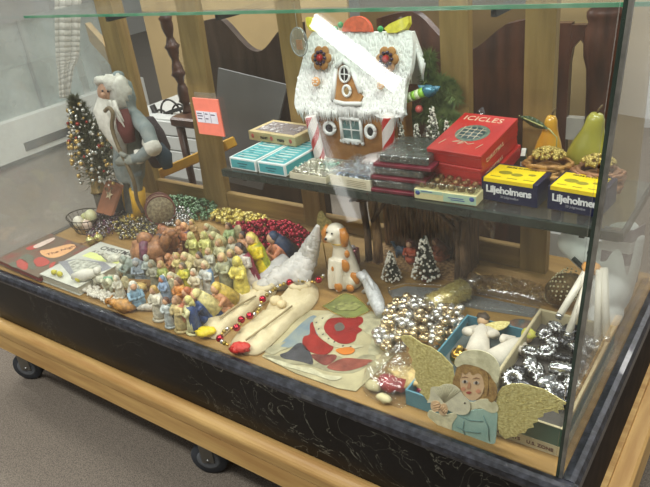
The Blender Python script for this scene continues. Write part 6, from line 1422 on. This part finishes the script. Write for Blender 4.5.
q = MB(); q.tube([SN(573, 258, 0.56), SN(589, 273, 0.55)], 0.006, 8); q.build('twig_arm', plain((52, 64, 60), 0.7), t, True)
q = MB(); q.tube([(-0.056, 0.5, 0.062), (-0.03, 0.46, 0.03)], 0.005, 8); q.build('twig_arm', plain((70, 74, 70), 0.7), t, True)

# ------------------------------------------------------------------ paper angel
ya = 0.022
def AP(x, y, o=0.0): return Y(400 + x/3.611, 330 + y/3.611, ya - o)
def relief(name, pts, o, m, par, k=3, th=0.0012, c=None):
    P_ = [AP(x, y, o) for x, y in pts]
    if k > 1: P_ = smooth_loop(P_, k)
    q = MB(); q.slab(P_, (0, th, 0)); return q.build(name, m, par, True)
t = thing('paper_angel', 'paper angel child with fur hat, blue coat and glittering gold wings', 'angel', (-0.2, ya, D0))
WL = [(0, 25), (12, 20), (40, 22), (80, 50), (112, 62), (150, 88), (190, 130), (196, 170), (205, 205), (232, 235), (200, 255), (150, 262), (100, 258), (88, 240), (70, 225), (78, 215), (58, 205), (66, 196), (52, 168), (56, 150), (40, 125), (46, 108), (30, 80), (34, 66), (12, 45)]
WR = [(348, 235), (368, 207), (400, 195), (440, 194), (480, 204), (520, 215), (570, 245), (605, 266), (588, 272), (592, 288), (570, 288), (572, 302), (552, 292), (520, 300), (516, 314), (496, 318), (498, 332), (478, 338), (482, 352), (462, 356), (452, 372), (430, 374), (420, 386), (400, 386), (380, 394), (358, 372), (350, 330)]
def wing(pts, root):
    P_ = [AP(x, y, 0.0) for x, y in pts]; q = MB(); q.slab(P_, (0, 0.0015, 0)); w_ = q.build('wing', GOLDFOIL, t, True)
    q = MB()
    for _ in range(210):
        x, y = U(0, 610), U(10, 400)
        if not inpoly(x, y, pts): continue
        dx, dy = x - root[0], y - root[1]; l = math.hypot(dx, dy) or 1; dx /= l; dy /= l; L_ = U(14, 30)
        x2, y2 = x + dx*L_, y + dy*L_
        if not inpoly(x2, y2, pts): continue
        wx, wy = -dy*3.2, dx*3.2
        q.slab([AP(x, y, 0.0006), AP((x+x2)/2 + wx, (y+y2)/2 + wy, 0.0014), AP(x2, y2, 0.0006), AP((x+x2)/2 - wx, (y+y2)/2 - wy, 0.0014)], (0, 0.0005, 0))
    q.build('feather_relief', GOLDFOIL, w_, True)
wing(WL, (200, 220)); wing(WR, (350, 300))
HAIR = mat((184, 148, 86), 0.5, 0, 0.3, 120, c2=(140, 104, 56))
FC = mat((232, 196, 152), 0.5, 0, 0.06, 20)
relief('hair', [(212, 118), (240, 112), (320, 130), (345, 170), (342, 210), (350, 240), (340, 262), (316, 258), (300, 262), (240, 240), (214, 232), (196, 214), (190, 190), (196, 168), (204, 140)], 0.001, HAIR, t)
COAT = mat((176, 206, 190), 0.5, 0, 0.12, 14, c2=(132, 172, 162))
relief('coat', [(172, 330), (190, 306), (230, 296), (300, 286), (348, 292), (350, 340), (345, 398), (336, 411), (290, 410), (255, 408), (215, 392), (185, 372), (160, 350)], 0.0012, COAT, t)
fur = mat((238, 232, 194), 0.7, 0, 0.08, 60, 0.3, c2=(204, 198, 158))
relief('fur_collar', [(232, 258), (262, 262), (290, 250), (330, 252), (350, 268), (354, 292), (330, 300), (296, 284), (262, 288), (240, 300), (228, 284)], 0.0022, fur, t)
relief('sleeve_fur', [(106, 290), (100, 310), (120, 330), (146, 352), (170, 376), (186, 376), (188, 340), (206, 312), (190, 300), (160, 308), (130, 300)], 0.0022, fur, t)
fc = relief('face', [(218, 165), (222, 145), (250, 134), (280, 138), (300, 155), (306, 185), (302, 215), (290, 240), (268, 254), (248, 250), (228, 230), (218, 200)], 0.0026, FC, t)
relief('fringe', [(212, 130), (250, 124), (300, 140), (318, 170), (318, 215), (310, 240), (304, 200), (296, 168), (280, 156), (262, 164), (250, 150), (236, 162), (224, 154), (218, 176), (212, 160)], 0.0036, HAIR, t)
for (x, y) in ((234, 187), (275, 191)):
    e_ = relief('eye', [(x - 11, y), (x - 4, y - 6), (x + 6, y - 5), (x + 11, y + 1), (x + 3, y + 5), (x - 6, y + 5)], 0.0042, plain((214, 204, 190)), fc, 2, 0.0006)
    relief('iris', [(x - 5, y), (x, y - 6), (x + 5, y), (x, y + 6)], 0.0048, plain((58, 42, 34)), e_, 3, 0.0005)
    relief('eyebrow', [(x - 14, y - 13), (x, y - 19), (x + 14, y - 13), (x, y - 16)], 0.0042, plain((140, 96, 60)), fc, 2, 0.0005)
relief('nose', [(247, 192), (252, 190), (253, 210), (246, 214), (242, 210)], 0.0042, plain((206, 150, 112)), fc, 3, 0.0006)
relief('mouth', [(238, 226), (248, 222), (258, 226), (248, 232)], 0.0042, plain((176, 72, 60)), fc, 3, 0.0006)
for (x, y) in ((228, 214), (282, 222)): relief('cheek', [(x - 9, y), (x, y - 8), (x + 9, y), (x, y + 8)], 0.0041, plain((224, 156, 120)), fc, 3, 0.0003)
relief('fur_hat', [(196, 118), (206, 96), (226, 80), (262, 72), (305, 78), (338, 98), (358, 130), (358, 165), (350, 192), (338, 184), (322, 158), (296, 140), (262, 128), (230, 124), (206, 134)], 0.005, fur, t)
relief('curls', [(322, 180), (340, 190), (350, 215), (346, 245), (332, 262), (318, 250), (322, 220)], 0.0036, HAIR, t)
dv = relief('dove', [(112, 208), (140, 205), (160, 196), (190, 198), (214, 214), (232, 240), (252, 262), (252, 290), (238, 305), (214, 306), (190, 298), (164, 284), (140, 270), (116, 262), (98, 262), (108, 240)], 0.0046, mat((236, 230, 198), 0.6, 0, 0.12, 40), t)
q = MB()
for i in range(12): q.tube([AP(160, 262, 0.0055), AP(118 + i*9, 212 - (i if i < 6 else 12 - i)*2 + (i > 8)*8, 0.0055)], 0.0008, 5)
q.build('dove_feathers', plain((196, 190, 156)), dv, True)
relief('dove_eye', [(230, 264), (234, 261), (237, 265), (233, 268)], 0.0056, plain((60, 50, 40)), dv, 2, 0.0005)
# hands
for pts in ([(112, 262), (126, 256), (142, 262), (148, 278), (140, 292), (124, 296), (112, 284)], [(140, 282), (150, 268), (166, 270), (172, 290), (166, 306), (150, 308), (140, 298)]): relief('hand', pts, 0.0058, FC, t)
q = MB()
for (a, c) in (((118, 272), (140, 264)), ((118, 280), (142, 274)), ((122, 287), (142, 284)), ((148, 292), (160, 276)), ((153, 298), (164, 284)), ((158, 303), (168, 291)), ((126, 294), (138, 292)), ((144, 286), (150, 276))): q.tube([AP(*a, 0.0066), AP(*c, 0.0066)], 0.0012, 6)
q.build('finger', FC, t, True)
q = MB()
for (a, b_, c) in (((215, 310), (250, 326), (300, 330)), ((205, 350), (240, 366), (290, 372)), ((300, 310), (318, 350), (322, 400)), ((230, 330), (226, 360), (240, 390))): q.tube([AP(*a, 0.0026), AP(*b_, 0.003), AP(*c, 0.0026)], 0.001, 5)
q.build('coat_folds', plain((116, 154, 150)), t, True)

# ================================================================== light
w = bpy.data.worlds.new('world'); SC.world = w; w.use_nodes = True
w.node_tree.nodes['Background'].inputs[0].default_value = (0.93, 0.96, 1.0, 1); w.node_tree.nodes['Background'].inputs[1].default_value = 0.42
def ceiling_lamp(x, y, L, Wd, power, label):
    t = thing('ceiling_light', label, 'ceiling light', (x, y, 2.3))
    q = MB(); q.box((x - L/2 - 0.03, y - Wd/2 - 0.03, 2.33), (x + L/2 + 0.03, y + Wd/2 + 0.03, 2.38)); q.build('housing', plain((220, 220, 216)), t, True)
    ld = bpy.data.lights.new('lamp', 'AREA'); ld.shape = 'RECTANGLE'; ld.size = L; ld.size_y = Wd; ld.energy = power; ld.color = (1.0, 0.985, 0.94)
    lo_ = bpy.data.objects.new('lamp', ld); COL.objects.link(lo_); lo_.parent = t; lo_.location = (0, 0, 0.02)
ceiling_lamp(-1.2, -1.3, 2.4, 0.3, 62, 'long ceiling light over the aisle in front of the case')
ceiling_lamp(0.6, 0.3, 2.4, 0.3, 50, 'long ceiling light above the right end of the case')
ceiling_lamp(-2.2, 1.4, 2.4, 0.3, 60, 'long ceiling light behind the left end of the case')
ceiling_lamp(-4.6, 0.5, 2.4, 0.3, 50, 'long ceiling light over the far showcase')
ceiling_lamp(0.5, 3.6, 2.4, 0.3, 40, 'long ceiling light far behind the case')
def tube_lamp(a, bb, wd, s, label, seg=1):
    a = Vector(a); bb = Vector(bb)
    t = thing('fluorescent_lamp', label, 'lamp', (a + bb) / 2)
    d = (bb - a).normalized(); side = d.cross(Vector((0, 1, 0))).normalized() * wd / 2
    q = MB(); q.slab([a - side, bb - side, bb + side, a + side], (0, -0.012, 0)); q.build('diffuser', emit((255, 255, 252), s), t, True)
    q = MB(); q.tube([(bb.x, bb.y - 0.08, FLOOR), (bb.x, bb.y - 0.08, max(a.z, bb.z))], 0.015, 8); q.box((bb.x - 0.1, bb.y - 0.18, FLOOR), (bb.x + 0.1, bb.y - 0.03, FLOOR + 0.02)); q.build('stand', STEEL, t, True)
    q = MB(); q.slab([a - side * 1.15 + Vector((0, -0.02, 0)), bb - side * 1.15 + Vector((0, -0.02, 0)), bb + side * 1.15 + Vector((0, -0.02, 0)), a + side * 1.15 + Vector((0, -0.02, 0))], (0, -0.05, 0)); q.build('housing', plain((200, 200, 200)), t, True)
tube_lamp((-1.66, -1.6, 0.54), (-1.24, -1.6, 0.255), 0.066, 14, 'slanted lit strip lamp in the opposite display')
tube_lamp((-1.75, -1.6, 0.09), (-1.555, -1.6, -0.47), 0.06, 2.2, 'upright lit strip lamp in the opposite display')

SC.view_settings.view_transform = 'Standard'; SC.view_settings.look = 'None'; SC.view_settings.gamma = 1; SC.view_settings.use_curve_mapping = False
SC.view_settings.exposure = 0.3
